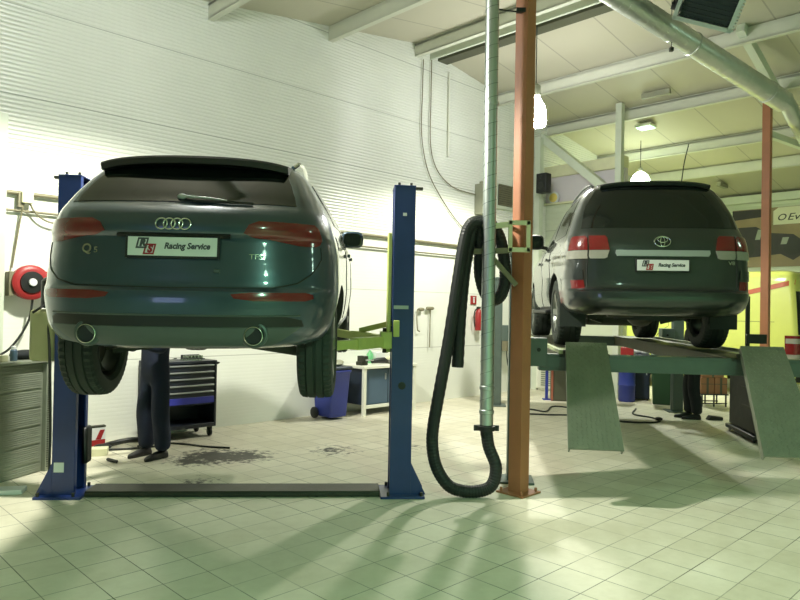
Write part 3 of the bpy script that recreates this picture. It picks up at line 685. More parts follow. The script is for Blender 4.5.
for sg in (1, -1):
    for (a0, a1, nm) in ((.555, .735, 0), (.750, .93, 1)):
        rows = [(1.215, a0+.02, a1 if nm == 0 else .88), (1.19, a0, a1 if nm == 0 else .895), (1.065, a0-(.02 if nm == 0 else 0), a1 if nm == 0 else .925)]
        tl = S.patch([(z, S.qx(sg*p, z), S.qx(sg*q, z)) for z, p, q in rows], .012, .012, 10, 12).build('tail_lamp', M['lamp_red'], T, ang=50)
        rows = [(1.060, a0-(.02 if nm == 0 else 0), a1 if nm == 0 else .928), (.985, a0+(.0 if nm == 0 else 0), a1 if nm == 0 else .94), (.972, a0+(.03 if nm == 0 else 0), a1-.01 if nm == 0 else .935)]
        S.patch([(z, S.qx(sg*p, z), S.qx(sg*q, z)) for z, p, q in rows], .014, .012, 6, 12).build('clear_lens', M['lamp_white'], tl, ang=50)
    S.patch([(.745, S.qx(sg*.79, .745), S.qx(sg*.91, .745)), (.655, S.qx(sg*.78, .655), S.qx(sg*.90, .655))], .006, .012, 6, 10).build('reflector', M['lamp_red'], T)
    S.patch([(.86, S.qx(sg*.80, .86), S.qx(sg*.955, .86)), (.76, S.qx(sg*.79, .76), S.qx(sg*.965, .76))], .010, .012, 6, 10).build('bumper_corner', M['toyota'], T)
    mb = MB(); mb.tube(smooth_path([(sg*.60, .74, 1.83), (sg*.625, .88, 1.872), (sg*.63, 1.4, 1.892), (sg*.60, 2.3, 1.875), (sg*.57, 2.45, 1.82)], 6), .014, 8); mb.build('roof_rail', M['silver'], T)
    side_window(T, S, sg, (.72, 1.55), 1.28, 1.68, taper=(.06, .02)); side_window(T, S, sg, (1.62, 2.35), 1.26, 1.69, taper=(.02, .03)); side_window(T, S, sg, (2.42, 3.25), 1.25, 1.69, taper=(.02, .55))
    for yy in (1.95, 2.85):
        p = S.P(1.08, S.qy(yy, 1.08, sg)); mb = MB(); mb.box(p+Vector((sg*.02, 0, 0)), (.028, .22, .03)); mb.build('door_handle', M['toyota'], T, bevel=.006)
    for yy in (1.58, 2.38): S.ribbon([(1.22, S.qy(yy, 1.22, sg)), (.85, S.qy(yy, .85, sg)), (.45, S.qy(yy+.1, .45, sg))], .009, 0).build('door_seam', M['black'], T)
    mirror(T, sg*.90, 3.1, 1.43, sg, .24, .22, 'black')
    wheel(T, sg*.82, 1.20, .40, .398, .285, sg, .24); wheel(T, sg*.82, 4.05, .40, .398, .285, sg, .24)
    mb = MB(); mb.box((sg*.93, 2.6, .40), (.16, 1.75, .05)); mb.build('side_step', M['black'], T, bevel=.015)
    mb = MB(); mb.bar((sg*.42, 1.2, .36), (sg*.48, 2.3, .42), .07, .07); mb.tube([(sg*.50, 1.02, .42), (sg*.44, .95, .72)], .035, 10); mb.build('trailing_arm', M['dark_steel'], T)
    mb = MB(); mb.tube([(sg*.46+.06*math.cos(t*.7), 1.2+.06*math.sin(t*.7), .44+.0066*t) for t in range(0, 46)], .009, 6); mb.build('spring', M['black'], T)
S.patch([(1.062, S.qx(-.47, 1.062), S.qx(.47, 1.062)), (1.03, S.qx(-.475, 1.03), S.qx(.475, 1.03)), (1.000, S.qx(-.46, 1.000), S.qx(.46, 1.000))], .022, .012, 6, 24).build('chrome_strip', M['light_edge'], T, ang=50)
plate(T, S, 0, .905, y_out=.022)
mb = MB(); q = 0; c = S.P(1.155, 0)+Vector((0, -.012, 0)); nn = S.N(1.155, 0)
mb.torus(c, .082, .055, .0065, nn, 36, 8); mb.torus(c+Vector((0, -.002, .020)), .050, .030, .006, nn, 30, 8); mb.torus(c+Vector((0, -.003, -.002)), .022, .050, .006, nn, 30, 8)
mb.build('oval_emblem', M['chrome'], T)
mb = MB(); S.letters('V8', .70, .935, .052, .006, mb, 1.2, bold=.001); mb.build('badge_lettering', M['chrome'], T, fix=False)
mb = MB()
for sg in (1, -1):
    S.ribbon([(1.22, S.qx(sg*.752, 1.22)), (.97, S.qx(sg*.752, .97)), (.80, S.qx(sg*.76, .80)), (.66, S.qx(sg*.76, .66)), (.652, 0)], .012, 0, mb)
mb.build('tailgate_seam', M['black'], T)
S.patch([(.66, S.qx(-.80, .66), S.qx(.80, .66)), (.645, S.qx(-.80, .645), S.qx(.80, .645))], .002, .02, 2, 24).build('bumper_gap', M['black'], T)
mb = MB(); mb.box((0, 2.7, .50), (1.1, 3.4, .20)); mb.box((0, .62, .50), (1.1, .6, .16)); mb.box((0, .40, .40), (1.0, .10, .09)); mb.build('underbody', M['dark_steel'], T, bevel=.03)
mb = MB(); mb.tube([(-.70, 1.2, .40), (.70, 1.2, .40)], .055, 14); mb.ell((.05, 1.2, .40), (.17, .18, .16)); mb.build('rear_axle', M['dark_steel'], T)
mb = MB(); mb.tube(smooth_path([(.36, .28, .43), (.38, .7, .44), (.30, 1.0, .52), (.2, 1.6, .44), (.15, 3.4, .38)], 5), .035, 10); mb.ell((.22, 2.1, .40), (.14, .45, .10)); mb.build('exhaust_pipe', M['dark_steel'], T)
for sg in (-1, 1):
    mb = MB(); mb.box((sg*.82, .68, .37), (.29, .012, .26)); mb.build('mud_flap', M['rubber'], T)
    mb = MB(); mb.bar((sg*.15, .9, .60), (sg*.62, 1.25, .33), .05, .05); mb.bar((sg*.35, 1.45, .30), (sg*.75, 1.25, .42), .045, .06); mb.build('stabiliser_link', M['dark_steel'], T)
mb = MB(); mb.bar((-.60, 1.02, .34), (.55, 1.0, .56), .05, .05); mb.build('panhard_rod', M['dark_steel'], T)
mb = MB(); mb.box((-.10, 2.05, .36), (.80, .70, .24)); mb.box((0, 3.1, .36), (1.0, .25, .20)); mb.build('fuel_tank', M['dark_steel'], T, bevel=.04)
mb = MB(); mb.lathe([(.36, -.10), (.385, -.03), (.385, .05), (.34, .11), (.2, .11), (.18, .0)], (0, .66, .43), (0, 0, 1), 40); mb.build('spare_wheel', M['rubber'], T)
#LIFTS#
# ---------------------------------------------------------------- blue two-post lift
D = thing('two_post_lift', 'navy blue two-post car lift with lime arms holding up the teal car', 'car lift', (-1.45, 6.03, 0), math.radians(4.2))
PH = 2.825
for sg in (-1, 1):
    x = sg*1.485
    mb = MB()
    mb.box((x, .008, PH/2+.01), (.195, .016, PH)); mb.box((x, .272, PH/2+.01), (.195, .016, PH)); mb.box((x+sg*.0895, .14, PH/2+.01), (.016, .25, PH))
    mb.box((x-sg*.09, .035, PH/2+.01), (.015, .04, PH)); mb.box((x-sg*.09, .245, PH/2+.01), (.015, .04, PH)); mb.box((x, .14, PH+.012), (.20, .285, .012))
    po = mb.build('post', M['post_blue'], D, bevel=.003)
    mb = MB(); mb.box((x+sg*.02, .13, .011), (.40, .42, .022)); bp = mb.build('base_plate', M['post_blue'], po, bevel=.003)
    for y in (.0, .28):
        mb = MB(); mb.prism([(x+sg*.0975, y, .02), (x+sg*.235, y, .02), (x+sg*.16, y, .17), (x+sg*.0975, y, .30)], (0, .014, 0)); mb.build('gusset', M['post_blue'], po)
    mb = MB()
    for bx, by in ((-.13, -.05), (.17, -.05), (-.13, .31), (.17, .31)): mb.cyl((x+sg*(bx+.02), by, .022), (x+sg*(bx+.02), by, .055), .014, n=8)
    mb.build('anchor_bolt', M['dark_steel'], po)
    mb = MB(); mb.cyl((x-.05, .06, PH+.01), (x-.05, .06, PH+.05), .012, n=10); mb.cyl((x+.06, .06, PH+.01), (x+.06, .06, PH+.05), .012, n=10); mb.box((x+sg*.12, .10, PH+.005), (.10, .05, .022)); mb.build('top_bracket', M['dark_steel'], po)
    # carriage: slides inside the post, carries two arms
    mb = MB(); mb.box((x-sg*.02, .14, 1.95), (.13, .17, .95)); mb.box((x-sg*.125, .14, 1.86), (.035, .16, 1.10)); mb.box((x-sg*.13, .14, 1.42), (.14, .26, .15)); mb.box((x-sg*.06, -.012, 1.53), (.055, .022, .15))
    ca = mb.build('carriage', M['arm'], D, bevel=.006)
    for (p1, nm) in (((sg*.80, -.80, 1.405), 0), ((sg*.82, 1.02, 1.455), 1)):
        p0 = Vector((x-sg*.15, .14 if nm == 0 else .20, 1.405)); p1 = Vector(p1); mid = p0.lerp(p1, .55)
        mb = MB(); mb.bar(p0, mid, .095, .10); mb.bar(mid-(p1-p0).normalized()*.25, p1, .07, .075)
        if nm: mb.bar(p0+Vector((sg*.06, 0, .17)), p0.lerp(p1, .45)+Vector((0, 0, .06)), .03, .05)
        ar = mb.build('arm', M['arm'], ca, bevel=.005)
        mb = MB(); mb.cyl(p1+Vector((0, 0, -.05)), p1+Vector((0, 0, .065)), .03, n=14); mb.cyl(p1+Vector((0, 0, .05)), p1+Vector((0, 0, .08)), .065, n=20); mb.build('arm_pad', M['black'], ca)
    mb = MB(); mb.cyl((x-sg*.15, .14, 1.30), (x-sg*.15, .14, 1.53), .028, n=14); mb.build('arm_pin', M['dark_steel'], ca)
mb = MB(); mb.box((1.485-.02, -.003, 1.725), (.135, .005, .032)); mb.build('label_plate', M['light_edge'], D)
mb = MB(); mb.box((1.485, -.003, 2.575), (.035, .005, .028)); mb.build('label_plate', M['plate'], D)
mb = MB(); mb.box((-1.52, -.003, .265), (.085, .005, .085)); mb.build('label_plate', M['plate'], D)
mb = MB(); mb.lathe([(.035, .0), (.035, .004), (.022, .006)], (1.485, .0, 1.01), (0, -1, 0), 20); mb.build('hole_shade_disc', M['black'], D)  # black disc on the post face, painted in for a hole's dark inside
mb = MB(); mb.box((.0, .14, .028), (2.60, .27, .05)); mb.box((.0, .02, .022), (2.60, .05, .036)); mb.build('floor_beam', M['dark_steel'], D, bevel=.006)
mb = MB(); mb.box((-1.70, .12, 1.42), (.23, .22, .46)); pu = mb.build('oil_tank', M['tank'], D, bevel=.035)
mb = MB(); mb.lathe([(.06, 1.66), (.085, 1.67), (.085, 1.90), (.06, 1.93), (.03, 1.94)], (-1.67, .12, 0), n=20); mb.box((-1.60, .06, 1.80), (.08, .09, .14)); mb.tube([(-1.67, .02, 1.70), (-1.70, -.03, 1.66), (-1.76, -.03, 1.62)], .012, 8); mb.build('pump_motor', M['black'], D)
mb = MB(); mb.tube(smooth_path([(-1.66, .03, 1.62), (-1.62, .0, 1.2), (-1.60, .0, .6), (-1.605, .01, .25), (-1.60, .05, .06)], 6), .012, 8); mb.build('hydraulic_hose', M['cable'], D)
mb = MB(); mb.box((-1.375, .24, .42), (.05, .14, .34)); mb.build('lock_cover', M['black'], D, bevel=.04)

# ---------------------------------------------------------------- grey-green four-post lift with hanging ramps
Fp = thing('four_post_lift', 'grey-green four-post lift with runways and hanging ramps under the off-road car', 'car lift', (2.66, 6.66, 0), math.radians(-6.0))
for sx in (-1, 1):
    for y in (0.0, 5.30):
        mb = MB(); x = sx*1.475 if sx < 0 else 1.655
        mb.box((x, y, 1.13), (.17, .17, 2.26)); mb.box((x, y, .01), (.36, .34, .02)); mb.box((x, y, 2.28), (.19, .19, .04))
        mb.box((x-sx*.09, y, 1.13), (.012, .07, 2.2))
        mb.build('post', M['lift_green'], Fp, bevel=.004)
for y in (0.0, 5.30):
    mb = MB(); mb.box((.09, y, 1.205), (2.7, .16, .165)); mb.box((.09, y-.083, 1.205), (2.7, .008, .11))
    cb = mb.build('crossbeam', M['lift_green'], Fp, bevel=.006)
    for sx in (-1, 1):
        mb = MB(); mb.box((sx*1.29+.09*(sx+1), y, 1.305), (.21, .24, .28)); mb.build('carriage', M['lift_green'], cb, bevel=.006)
        mb = MB(); mb.cyl((sx*1.27+.09*(sx+1), y-.12, 1.33), (sx*1.27+.09*(sx+1), y-.135, 1.33), .02, n=12); mb.build('bolt', M['black'], cb)
for sx in (-1, 1):
    mb = MB()
    mb.box((sx*.82, 2.62, 1.280), (.50, 5.40, .035)); mb.box((sx*.585, 2.62, 1.215), (.03, 5.40, .14)); mb.box((sx*1.055, 2.62, 1.215), (.03, 5.40, .14))
    for yy in np.arange(.3, 5.2, .6): mb.box((sx*.82, yy, 1.225), (.46, .05, .08))
    rw = mb.build('runway', M['lift_dark'], Fp, bevel=.004)
    mb = MB(); mb.box((sx*1.045, 2.62, 1.310), (.045, 5.40, .04)); mb.box((sx*.93, .45, 1.298), (.16, .9, .004)); mb.build('runway_edge', M['pale_runway'], rw)
    # ramp: flared plate hinged at the runway end, hanging down towards the floor
    p0 = Vector((sx*.82, -.16, 1.415)); p1 = Vector((sx*.825, -.80, .50)); d = (p1-p0).normalized(); n = Vector((1, 0, 0)).cross(d).normalized()
    if n.y > 0: n = -n
    mb = MB(); w0, w1 = .195, .242; t_ = .018
    mb.prism([p0+Vector((-w0, 0, 0)), p0+Vector((w0, 0, 0)), p1+Vector((w1, 0, 0)), p1+Vector((-w1, 0, 0))], -n*t_)
    for s2 in (-1, 1): mb.bar(p0+Vector((s2*(w0-.012), 0, 0))-n*.04, p1+Vector((s2*(w1-.012), 0, 0))-n*.04, .07, .014, (1, 0, 0))
    rm = mb.build('ramp', M['ramp'], Fp)
    L_ = (p1-p0).length; mb = MB(); nr = 34
    for i in range(nr):
        f = (i+.5)/nr; c0 = p0.lerp(p1, f); hw = w0+(w1-w0)*f-.02
        for j in range(10):
            xx = -hw+2*hw*(j+.5)/10; a = PI/4 if (i+j) % 2 else -PI/4
            e = (Vector((1, 0, 0))*math.cos(a)+d*math.sin(a)); g = (Vector((1, 0, 0))*-math.sin(a)+d*math.cos(a)); c = c0+Vector((xx, 0, 0))
            mb.add([c+e*.015, c+g*.0045, c-e*.015, c-g*.0045, c+n*.004+e*.006, c+n*.004-e*.006], [(0, 1, 4), (1, 2, 5, 4), (2, 3, 5), (3, 0, 4, 5)])
    mb.build('raised_tread', M['ramp'], rm, flat=True)
    mb = MB(); mb.cyl(p0+Vector((-w0-.02, .03, -.10)), p0+Vector((w0+.02, .03, -.10)), .022, n=14); mb.build('hinge', M['dark_steel'], Fp)

# ---------------------------------------------------------------- exhaust extraction: spiral pipe, hose, bracket
t = thing('extraction_pipe', 'upright spiral-seam galvanised pipe strapped beside the near orange column', 'pipe', (.815, 6.2, 0))
mb = MB(); mb.cyl((0, 0, .66), (-.01, 0, 5.55), .062, n=32)
pw = mb.build('pipe_wall', M['galv'], t, ang=40)
mb = MB(); mb.tube([(.0622*math.cos(a)-.01*(k/800), .0622*math.sin(a), .70+4.8*k/800) for k in range(801) for a in [k*2*PI/20]], .0022, 5); mb.build('lock_seam', M['seam_dark'], pw)
mb = MB()
for z in (.78, 1.0, 3.62): mb.lathe([(.064, z-.02), (.069, z-.015), (.069, z+.015), (.064, z+.02)], n=32)
mb.build('pipe_band', M['galv'], t)
mb = MB(); mb.lathe([(.052, .56), (.056, .60), (.06, .66), (.06, .70)], (0, 0, 0), n=24); mb.lathe([(.05, .605), (.085, .61), (.085, .65), (.05, .655)], n=24); mb.box((-.09, 0, .63), (.05, .03, .05)); mb.box((.09, 0, .63), (.05, .03, .05)); mb.build('coupling', M['black'], t)
mb = MB(); mb.tube([(.05, .02, 4.51), (.30, .12, 4.53)], .008, 6); mb.box((.29, .10, 4.54), (.12, .04, .04)); mb.build('strap', M['black'], t)
hp = smooth_path([(.815, 6.2, .62), (.84, 6.19, .46), (.905, 6.17, .28), (.87, 6.16, .12), (.76, 6.15, .065), (.60, 6.15, .062), (.47, 6.16, .11), (.37, 6.17, .25), (.325, 6.18, .42), (.325, 6.19, .62), (.38, 6.2, .97), (.46, 6.2, 1.46), (.54, 6.2, 2.05), (.59, 6.2, 2.38), (.64, 6.21, 2.50), (.71, 6.24, 2.535), (.76, 6.30, 2.54), (.85, 6.34, 2.52), (.93, 6.34, 2.40), (.975, 6.33, 2.18), (.985, 6.32, 2.0), (.95, 6.32, 1.86), (.88, 6.32, 1.81), (.80, 6.32, 1.87), (.745, 6.31, 2.05), (.74, 6.30, 2.3), (.725, 6.28, 2.46), (.69, 6.26, 2.50), (.65, 6.25, 2.40), (.60, 6.25, 2.1), (.565, 6.24, 1.7), (.545, 6.24, 1.18)], 12)
rs = [.056+.0016*(1 if i % 2 else -1) for i in range(len(hp))]
o = MB().tube(hp, rs, 14).build('exhaust_hose', M['hose'], ang=20); tag(o, 'looped black exhaust hose hanging from the bracket by the spiral pipe', 'hose')
t = thing('pipe_bracket', 'cream steel frame bracket on the near orange column, reaching to the pipe', 'bracket', (1.09, 6.20, 0))
mb = MB()
for z in (2.525, 2.275): mb.box((0, 0, z), (.20, .035, .042))
for x in (-.083, .083): mb.box((x, 0, 2.40), (.036, .035, .29))
for z in (2.525, 2.275):
    for x in (-.083, .083): mb.box((x, .10, z), (.03, .20, .03))
mb.build('clamp_frame', M['cream'], t, bevel=.003)
mb = MB(); mb.bar((-.08, 0, 2.51), (-.34, .02, 2.48), .035, .05); mb.build('upper_arm', M['cream'], t)
mb = MB(); mb.bar((-.08, .02, 2.27), (-.43, .06, 2.255), .035, .05); mb.build('lower_arm', M['conduit'], t)
mb = MB(); mb.bar((-.26, .07, 2.23), (-.01, .06, 1.95), .035, .045); mb.build('strut', M['conduit'], t)

# ---------------------------------------------------------------- big spiral duct and air heater under the roof
t = thing('ventilation_duct', 'big silver spiral ventilation duct running under the roof', 'duct', (3.01, 8.9, 5.87))
e0 = Vector((-1.30, -.60, .33)); e1 = Vector((2.80, 1.34, -.90)); dd = (e1-e0).normalized(); xx, yy, _ = frame_of(dd); LL = (e1-e0).length
mb = MB(); mb.cyl(e0, e1, .156, n=40)
k = int(LL/.12*20); mb.tube([e0+dd*(LL*i/k)+(xx*math.cos(i*2*PI/20)+yy*math.sin(i*2*PI/20))*.157 for i in range(k+1)], .003, 5); mb.build('duct_wall', M['duct'], t)
mb = MB()
for f in (.57, .92): c = e0+dd*LL*f; mb.tube([c+(xx*math.cos(a)+yy*math.sin(a))*.161 for a in [2*PI*i/32 for i in range(32)]], .010, 6, closed=True)
mb.build('duct_band', M['duct'], t)
mb = MB(); mb.tube(smooth_path([e1-dd*.02, e1+dd*.10, e1+Vector((.30, .22, -.20)), e1+Vector((.55, .50, -.24)), e1+Vector((1.0, 1.0, -.3))], 6), .11, 24); mb.build('branch_duct', M['duct'], t)
mb = MB(); c = e0+dd*LL*.48; mb.cyl(c+Vector((0, 0, -.25)), c+Vector((0, 0, .75)), .006, n=6); mb.box(c+Vector((0, 0, -.26)), (.05, .05, .05)); mb.build('hanger_wire', M['cable'], t)
t = thing('air_heater', 'dark ribbed air heater hung under the roof above the silver duct', 'heater', (3.79, 8.25, 5.64))
t.rotation_euler = (math.radians(28), math.radians(22), math.radians(-20))
mb = MB(); mb.box((0, .22, 0), (.62, .40, .62)); mb.build('heater_case', M['heater_dark'], t, bevel=.02)
mb = MB()
for z in (-.33, .33): mb.box((0, -.02, z), (.72, .10, .05))
for x in (-.34, .34): mb.box((x, -.02, 0), (.05, .10, .70))
for i in range(18): mb.box((.375, -.02, -.32+.64*i/17), (.03, .10, .018))
mb.build('heater_frame', M['galv'], t)
mb = MB()
for i in range(12): mb.box((0, .005, -.29+.58*i/11), (.62, .03, .012))
mb.build('grille', M['heater_dark'], t)
mb = MB(); mb.tube([(-.40, .2, .3), (-.44, .18, 0), (-.36, .1, -.32)], .016, 8); mb.build('water_pipe', M['black'], t)
MB().cyl((-.45, .2, -.22), (-.31, .2, -.22), .06, n=16).build('pump', M['black'], t)
for x in (-.2, .2): MB().cyl((x, .3, .3), (x, .3, .62), .012, n=8).build('hanger_rod', M['black'], t)
o = MB().tube(smooth_path([W(14.6, 6.05, roof_z(14.6)-.25), W(14.62, 6.15, 5.0), W(14.6, 6.2, 4.55)], 4), .012, 6).build('hanging_cable', M['cable']); tag(o, 'thin cable hanging from a roof beam above the off-road car', 'cable')

# ---------------------------------------------------------------- things on and by the long wall
def wthing(name, label, cat, b, z, a=WA, group=None): return thing(name, label, cat, W(b, a, z), TH, group)
t = wthing('hose_reel', 'red hose reel with black drum mounted on the white wall', 'hose reel', 2.33, 1.93)
mb = MB(); mb.lathe([(.17, .08), (.195, .10), (.195, .20), (.17, .22), (.14, .225)], ax=(0, -1, 0), n=36); mb.prism([(.08, -.10, .13), (.30, -.10, .13), (.36, -.10, .03), (.20, -.10, -.02)], (0, -.11, 0)); mb.build('reel_cover', M['red'], t)
mb = MB(); mb.lathe([(.125, .22), (.12, .245), (.04, .25)], ax=(0, -1, 0), n=32); mb.build('drum', M['black'], t)
mb = MB(); mb.lathe([(.045, .245), (.04, .275), (.01, .28)], ax=(0, -1, 0), n=20); mb.build('hub', M['plate'], t)
mb = MB(); mb.box((-.19, -.08, -.02), (.05, .17, .27)); mb.box((0, -.03, 0), (.38, .06, .10)); mb.build('wall_bracket', M['conduit'], t)
mb = MB(); mb.tube(smooth_path([(.03, -.15, -.18), (.0, -.16, -.40), (-.08, -.16, -.58), (-.20, -.15, -.75), (-.34, -.14, -.84)], 6), .013, 8); mb.build('hose', M['cable'], t)
for z, r, lab in ((2.94, .024, 'upper long pipe running along the white wall'), (2.74, .015, 'lower thin pipe running along the white wall under another pipe')):
    o = MB().tube([(0, 0, 0), (4, 0, -.005), (8.6, 0, -.01)], r, 10).build('wall_pipe', M['conduit'], None, W(2.08, WA-.05, z), TH); tag(o, lab, 'pipe')
t = wthing('junction_box', 'beige junction box with cables on the white wall above the hose reel', 'electrical box', 2.29, 2.89)
mb = MB(); mb.box((0, -.09, 0), (.12, .10, .13)); mb.build('box', M['cream'], t, bevel=.008)
mb = MB(); mb.box((-.06, -.06, -.03), (.05, .08, .16)); mb.build('back_plate', M['conduit'], t)
mb = MB(); mb.tube([(-.03, -.10, -.06), (-.06, -.05, -.3), (-.12, -.03, -.80)], .011, 8); mb.tube(smooth_path([(.03, -.10, -.06), (.09, -.10, -.16), (.20, -.10, -.24), (.34, -.10, -.26), (.5, -.1, -.22)], 5), .011, 8); mb.build('cable', M['conduit'], t)
# long tools hanging on the wall
t = wthing('sledge_hammer', 'long-handled hammer hanging on the wall beside the blue post', 'hammer', 9.07, 1.70)
mb = MB(); mb.cyl((0, -.05, -.70), (0, -.05, .02), .011, n=10); mb.build('handle', M['conduit'], t)
mb = MB(); mb.lathe([(.02, -.10), (.03, -.08), (.03, .06), (.024, .08)], (0, -.05, .02), (1, 0, 0), 14); mb.build('head', M['conduit'], t)
t = wthing('tow_hook', 'small bent steel hook hanging on the wall between post and hammer', 'hook', 8.74, 1.70)
mb = MB(); mb.tube(smooth_path([(.08, -.04, .0), (.0, -.05, .0), (-.02, -.05, -.1), (.0, -.05, -.36), (.06, -.05, -.40)], 5), .011, 8); mb.build('shank', M['conduit'], t)
mb = MB(); mb.lathe([(.02, -.06), (.032, -.03), (.03, .05)], (.09, -.05, 0), (1, 0, 0), 12); mb.build('head', M['conduit'], t)
t = wthing('fire_sign', 'small red square sign with white symbol on the wall behind the hose', 'sign', 10.36, 1.90)
mb = MB(); mb.box((0, -.012, 0), (.17, .015, .17)); mb.build('panel', M['red'], t)
mb = MB(); mb.box((0, -.022, -.01), (.035, .006, .09)); mb.box((0, -.022, .05), (.05, .006, .02)); mb.build('symbol', M['plate'], t)
t = wthing('fire_extinguisher', 'red fire extinguisher hung on the wall behind the spiral pipe', 'fire extinguisher', 10.42, 1.30)
mb = MB(); mb.lathe([(.06, 0), (.07, .02), (.07, .34), (.05, .40), (.02, .43)], (0, -.10, 0), n=24); mb.build('cylinder', M['red'], t)
mb = MB(); mb.box((0, -.10, .45), (.10, .03, .04)); mb.tube(smooth_path([(-.03, -.10, .44), (-.13, -.11, .38), (-.15, -.11, .2), (-.12, -.11, .08)], 5), .012, 8); mb.build('valve', M['black'], t)
t = wthing('louvre_vent', 'dark louvred vent high on the white wall beside the spiral pipe', 'vent', 11.30, 4.06)
mb = MB(); mb.box((0, -.02, 0), (.56, .04, .52)); mb.build('frame', M['palegreen'], t)
mb = MB(); mb.box((0, -.043, .02), (.48, .006, .42)); mb.build('backing', M['heater_dark'], t)
mb = MB(); R_ = Matrix.Rotation(math.radians(35), 3, 'X')
for i in range(10): mb.box((0, -.055, -.17+.40*i/9), (.48, .004, .035), R=R_)
mb.build('blades', M['conduit'], t)
t = wthing('switch_cabinet', 'tall grey switch cabinet high on the wall beside the louvred vent', 'electrical box', 10.50, 3.90)
mb = MB(); mb.box((0, -.12, 0), (.30, .24, .60)); mb.box((.04, -.12, .33), (.16, .18, .08)); mb.build('case', M['grey_box'], t, bevel=.01)
mb = MB(); mb.box((0, -.243, .02), (.25, .008, .44)); mb.build('door', M['conduit'], t)
for pts, lab in (([(8.78, 6.25), (8.77, 5.6), (8.77, 4.87), (8.95, 4.25), (9.34, 3.78), (9.8, 3.4), (10.23, 3.14)], 'thin cable hanging from the roof down to the hose bracket'), ([(9.0, 6.3), (9.0, 5.6), (9.01, 4.74), (9.2, 4.3), (9.59, 4.06), (10.0, 4.0), (10.34, 3.99)], 'thin cable running down the wall to the switch cabinet')):
    o = MB().tube(smooth_path([W(b, WA-.04, z) for b, z in pts], 8), .011, 6).build('wall_cable', M['conduit']); tag(o, lab, 'cable')
o = MB().tube([W(9.5, WA-.04, 6.2), W(9.5, WA-.04, 4.6)], .016, 8).build('white_conduit', M['white']); tag(o, 'short white conduit running up the wall to the roof', 'conduit')
t = wthing('loudspeaker', 'black loudspeaker mounted high on the pale post behind the orange column', 'loudspeaker', 12.12, 4.43, 8.12)
mb = MB(); mb.box((.06, .0, 0), (.20, .26, .42)); mb.build('cabinet', M['black'], t, bevel=.02)
mb = MB(); mb.lathe([(.08, 0), (.07, .012), (.02, .004)], (-.04, 0, -.06), (-1, 0, 0), 24); mb.lathe([(.035, 0), (.03, .01)], (-.04, 0, .12), (-1, 0, 0), 18); mb.build('drivers', M['cable'], t)
mb = MB(); mb.bar((.06, .10, 0), (.30, .28, 0), .05, .05); mb.build('mount', M['conduit'], t)
t = wthing('round_sign', 'round pale yellow sign on the lilac board behind the off-road car', 'sign', 12.83, 4.22, 8.28)
mb = MB(); mb.lathe([(.14, 0), (.14, .02), (.13, .025)], ax=(-1, 0, 0), n=32); mb.build('disc', M['plate'], t)
mb = MB(); mb.lathe([(.10, .025), (.10, .03), (.05, .032)], ax=(-1, 0, 0), n=32); mb.build('yellow_face', M['yellow'], t)
t = wthing('control_box', 'small grey control box on the wall behind the grey lift post', 'electrical box', 11.32, 1.10)
mb = MB(); mb.box((0, -.14, 0), (.42, .28, .44)); mb.build('case', M['conduit'], t, bevel=.01)
mb = MB(); mb.box((.0, -.285, .08), (.20, .012, .10)); mb.build('display', M['black'], t)
mb = MB(); mb.tube(smooth_path([(-.1, -.2, -.22), (-.05, -.2, -.5), (.1, -.2, -.8), (.12, -.2, -1.05)], 5), .012, 6); mb.build('cable', M['cable'], t)

# ---------------------------------------------------------------- ribbed cabinet, tool cabinet, bin and bench along the wall
ang = math.atan2(.58, .16)
t = thing('ribbed_cabinet', 'grey ribbed metal cabinet standing beside the blue post', 'cabinet', (-3.57, 6.88, 0), ang)
CH = 1.11
mb = MB(); mb.box((-.95, .30, CH/2), (1.80, .56, CH)); cb = mb.build('cabinet_body', M['grey_cab'], t, bevel=.006)
mb = MB()
for i in range(53):
    if i % 9 != 4: mb.box((-.97, .012, .025+i*.0203), (1.76, .008+.003*math.sin(i*2.3), .0165))
mb.build('ribs', M['grey_cab'], t, bevel=.003)
mb = MB(); mb.box((-.03, .28, CH/2), (.06, .62, CH)); mb.build('corner_post', M['grey_cab'], t, bevel=.004)
mb = MB()
for i in range(46): mb.box((-.035, -.032, .05+i*.0225), (.016, .006, .009))
mb.build('slots', M['dark_steel'], t)
mb = MB(); mb.box((-.92, .28, CH+.01), (1.90, .64, .03)); mb.build('top_plate', M['grey_cab'], t, bevel=.004)
mt = Matrix.Translation((-3.57, 6.88, 0)) @ Matrix.Rotation(ang, 4, 'Z')
def onc(x, y, z): return mt @ Vector((x, y, z))
o = MB().ell((0, 0, .045), (.16, .10, .05)).ell((.12, .03, .03), (.10, .09, .035)).build('folded_glove', M['cloth_dark'], None, onc(-.16, .16, 1.136), ang); tag(o, 'dark folded work glove lying on the ribbed grey cabinet', 'glove')
o = MB().box((0, 0, .03), (.16, .10, .06)).build('small_carton', M['cream'], None, onc(-.52, .12, 1.136), ang, bevel=.004); tag(o, 'small cream carton on top of the ribbed grey cabinet', 'carton')
t = thing('spray_can', 'small blue and white can on top of the ribbed grey cabinet', 'can', onc(-.37, .08, 1.136), ang)
mb = MB(); mb.lathe([(.03, 0), (.033, .005), (.033, .10), (.02, .115)], n=20); mb.build('can_body', M['bench_blue'], t)
mb = MB(); mb.lathe([(.022, .112), (.022, .14), (.01, .145)], n=16); mb.build('cap', M['plate'], t)
o = MB().box((-.25, -.02, .02), (.62, .16, .04), rz=math.radians(14)).build('white_strip', M['plate'], None, (-3.40, 6.02, 0), 0, bevel=.004); tag(o, 'white flat strip lying on the floor at the foot of the ribbed cabinet', 'strip')

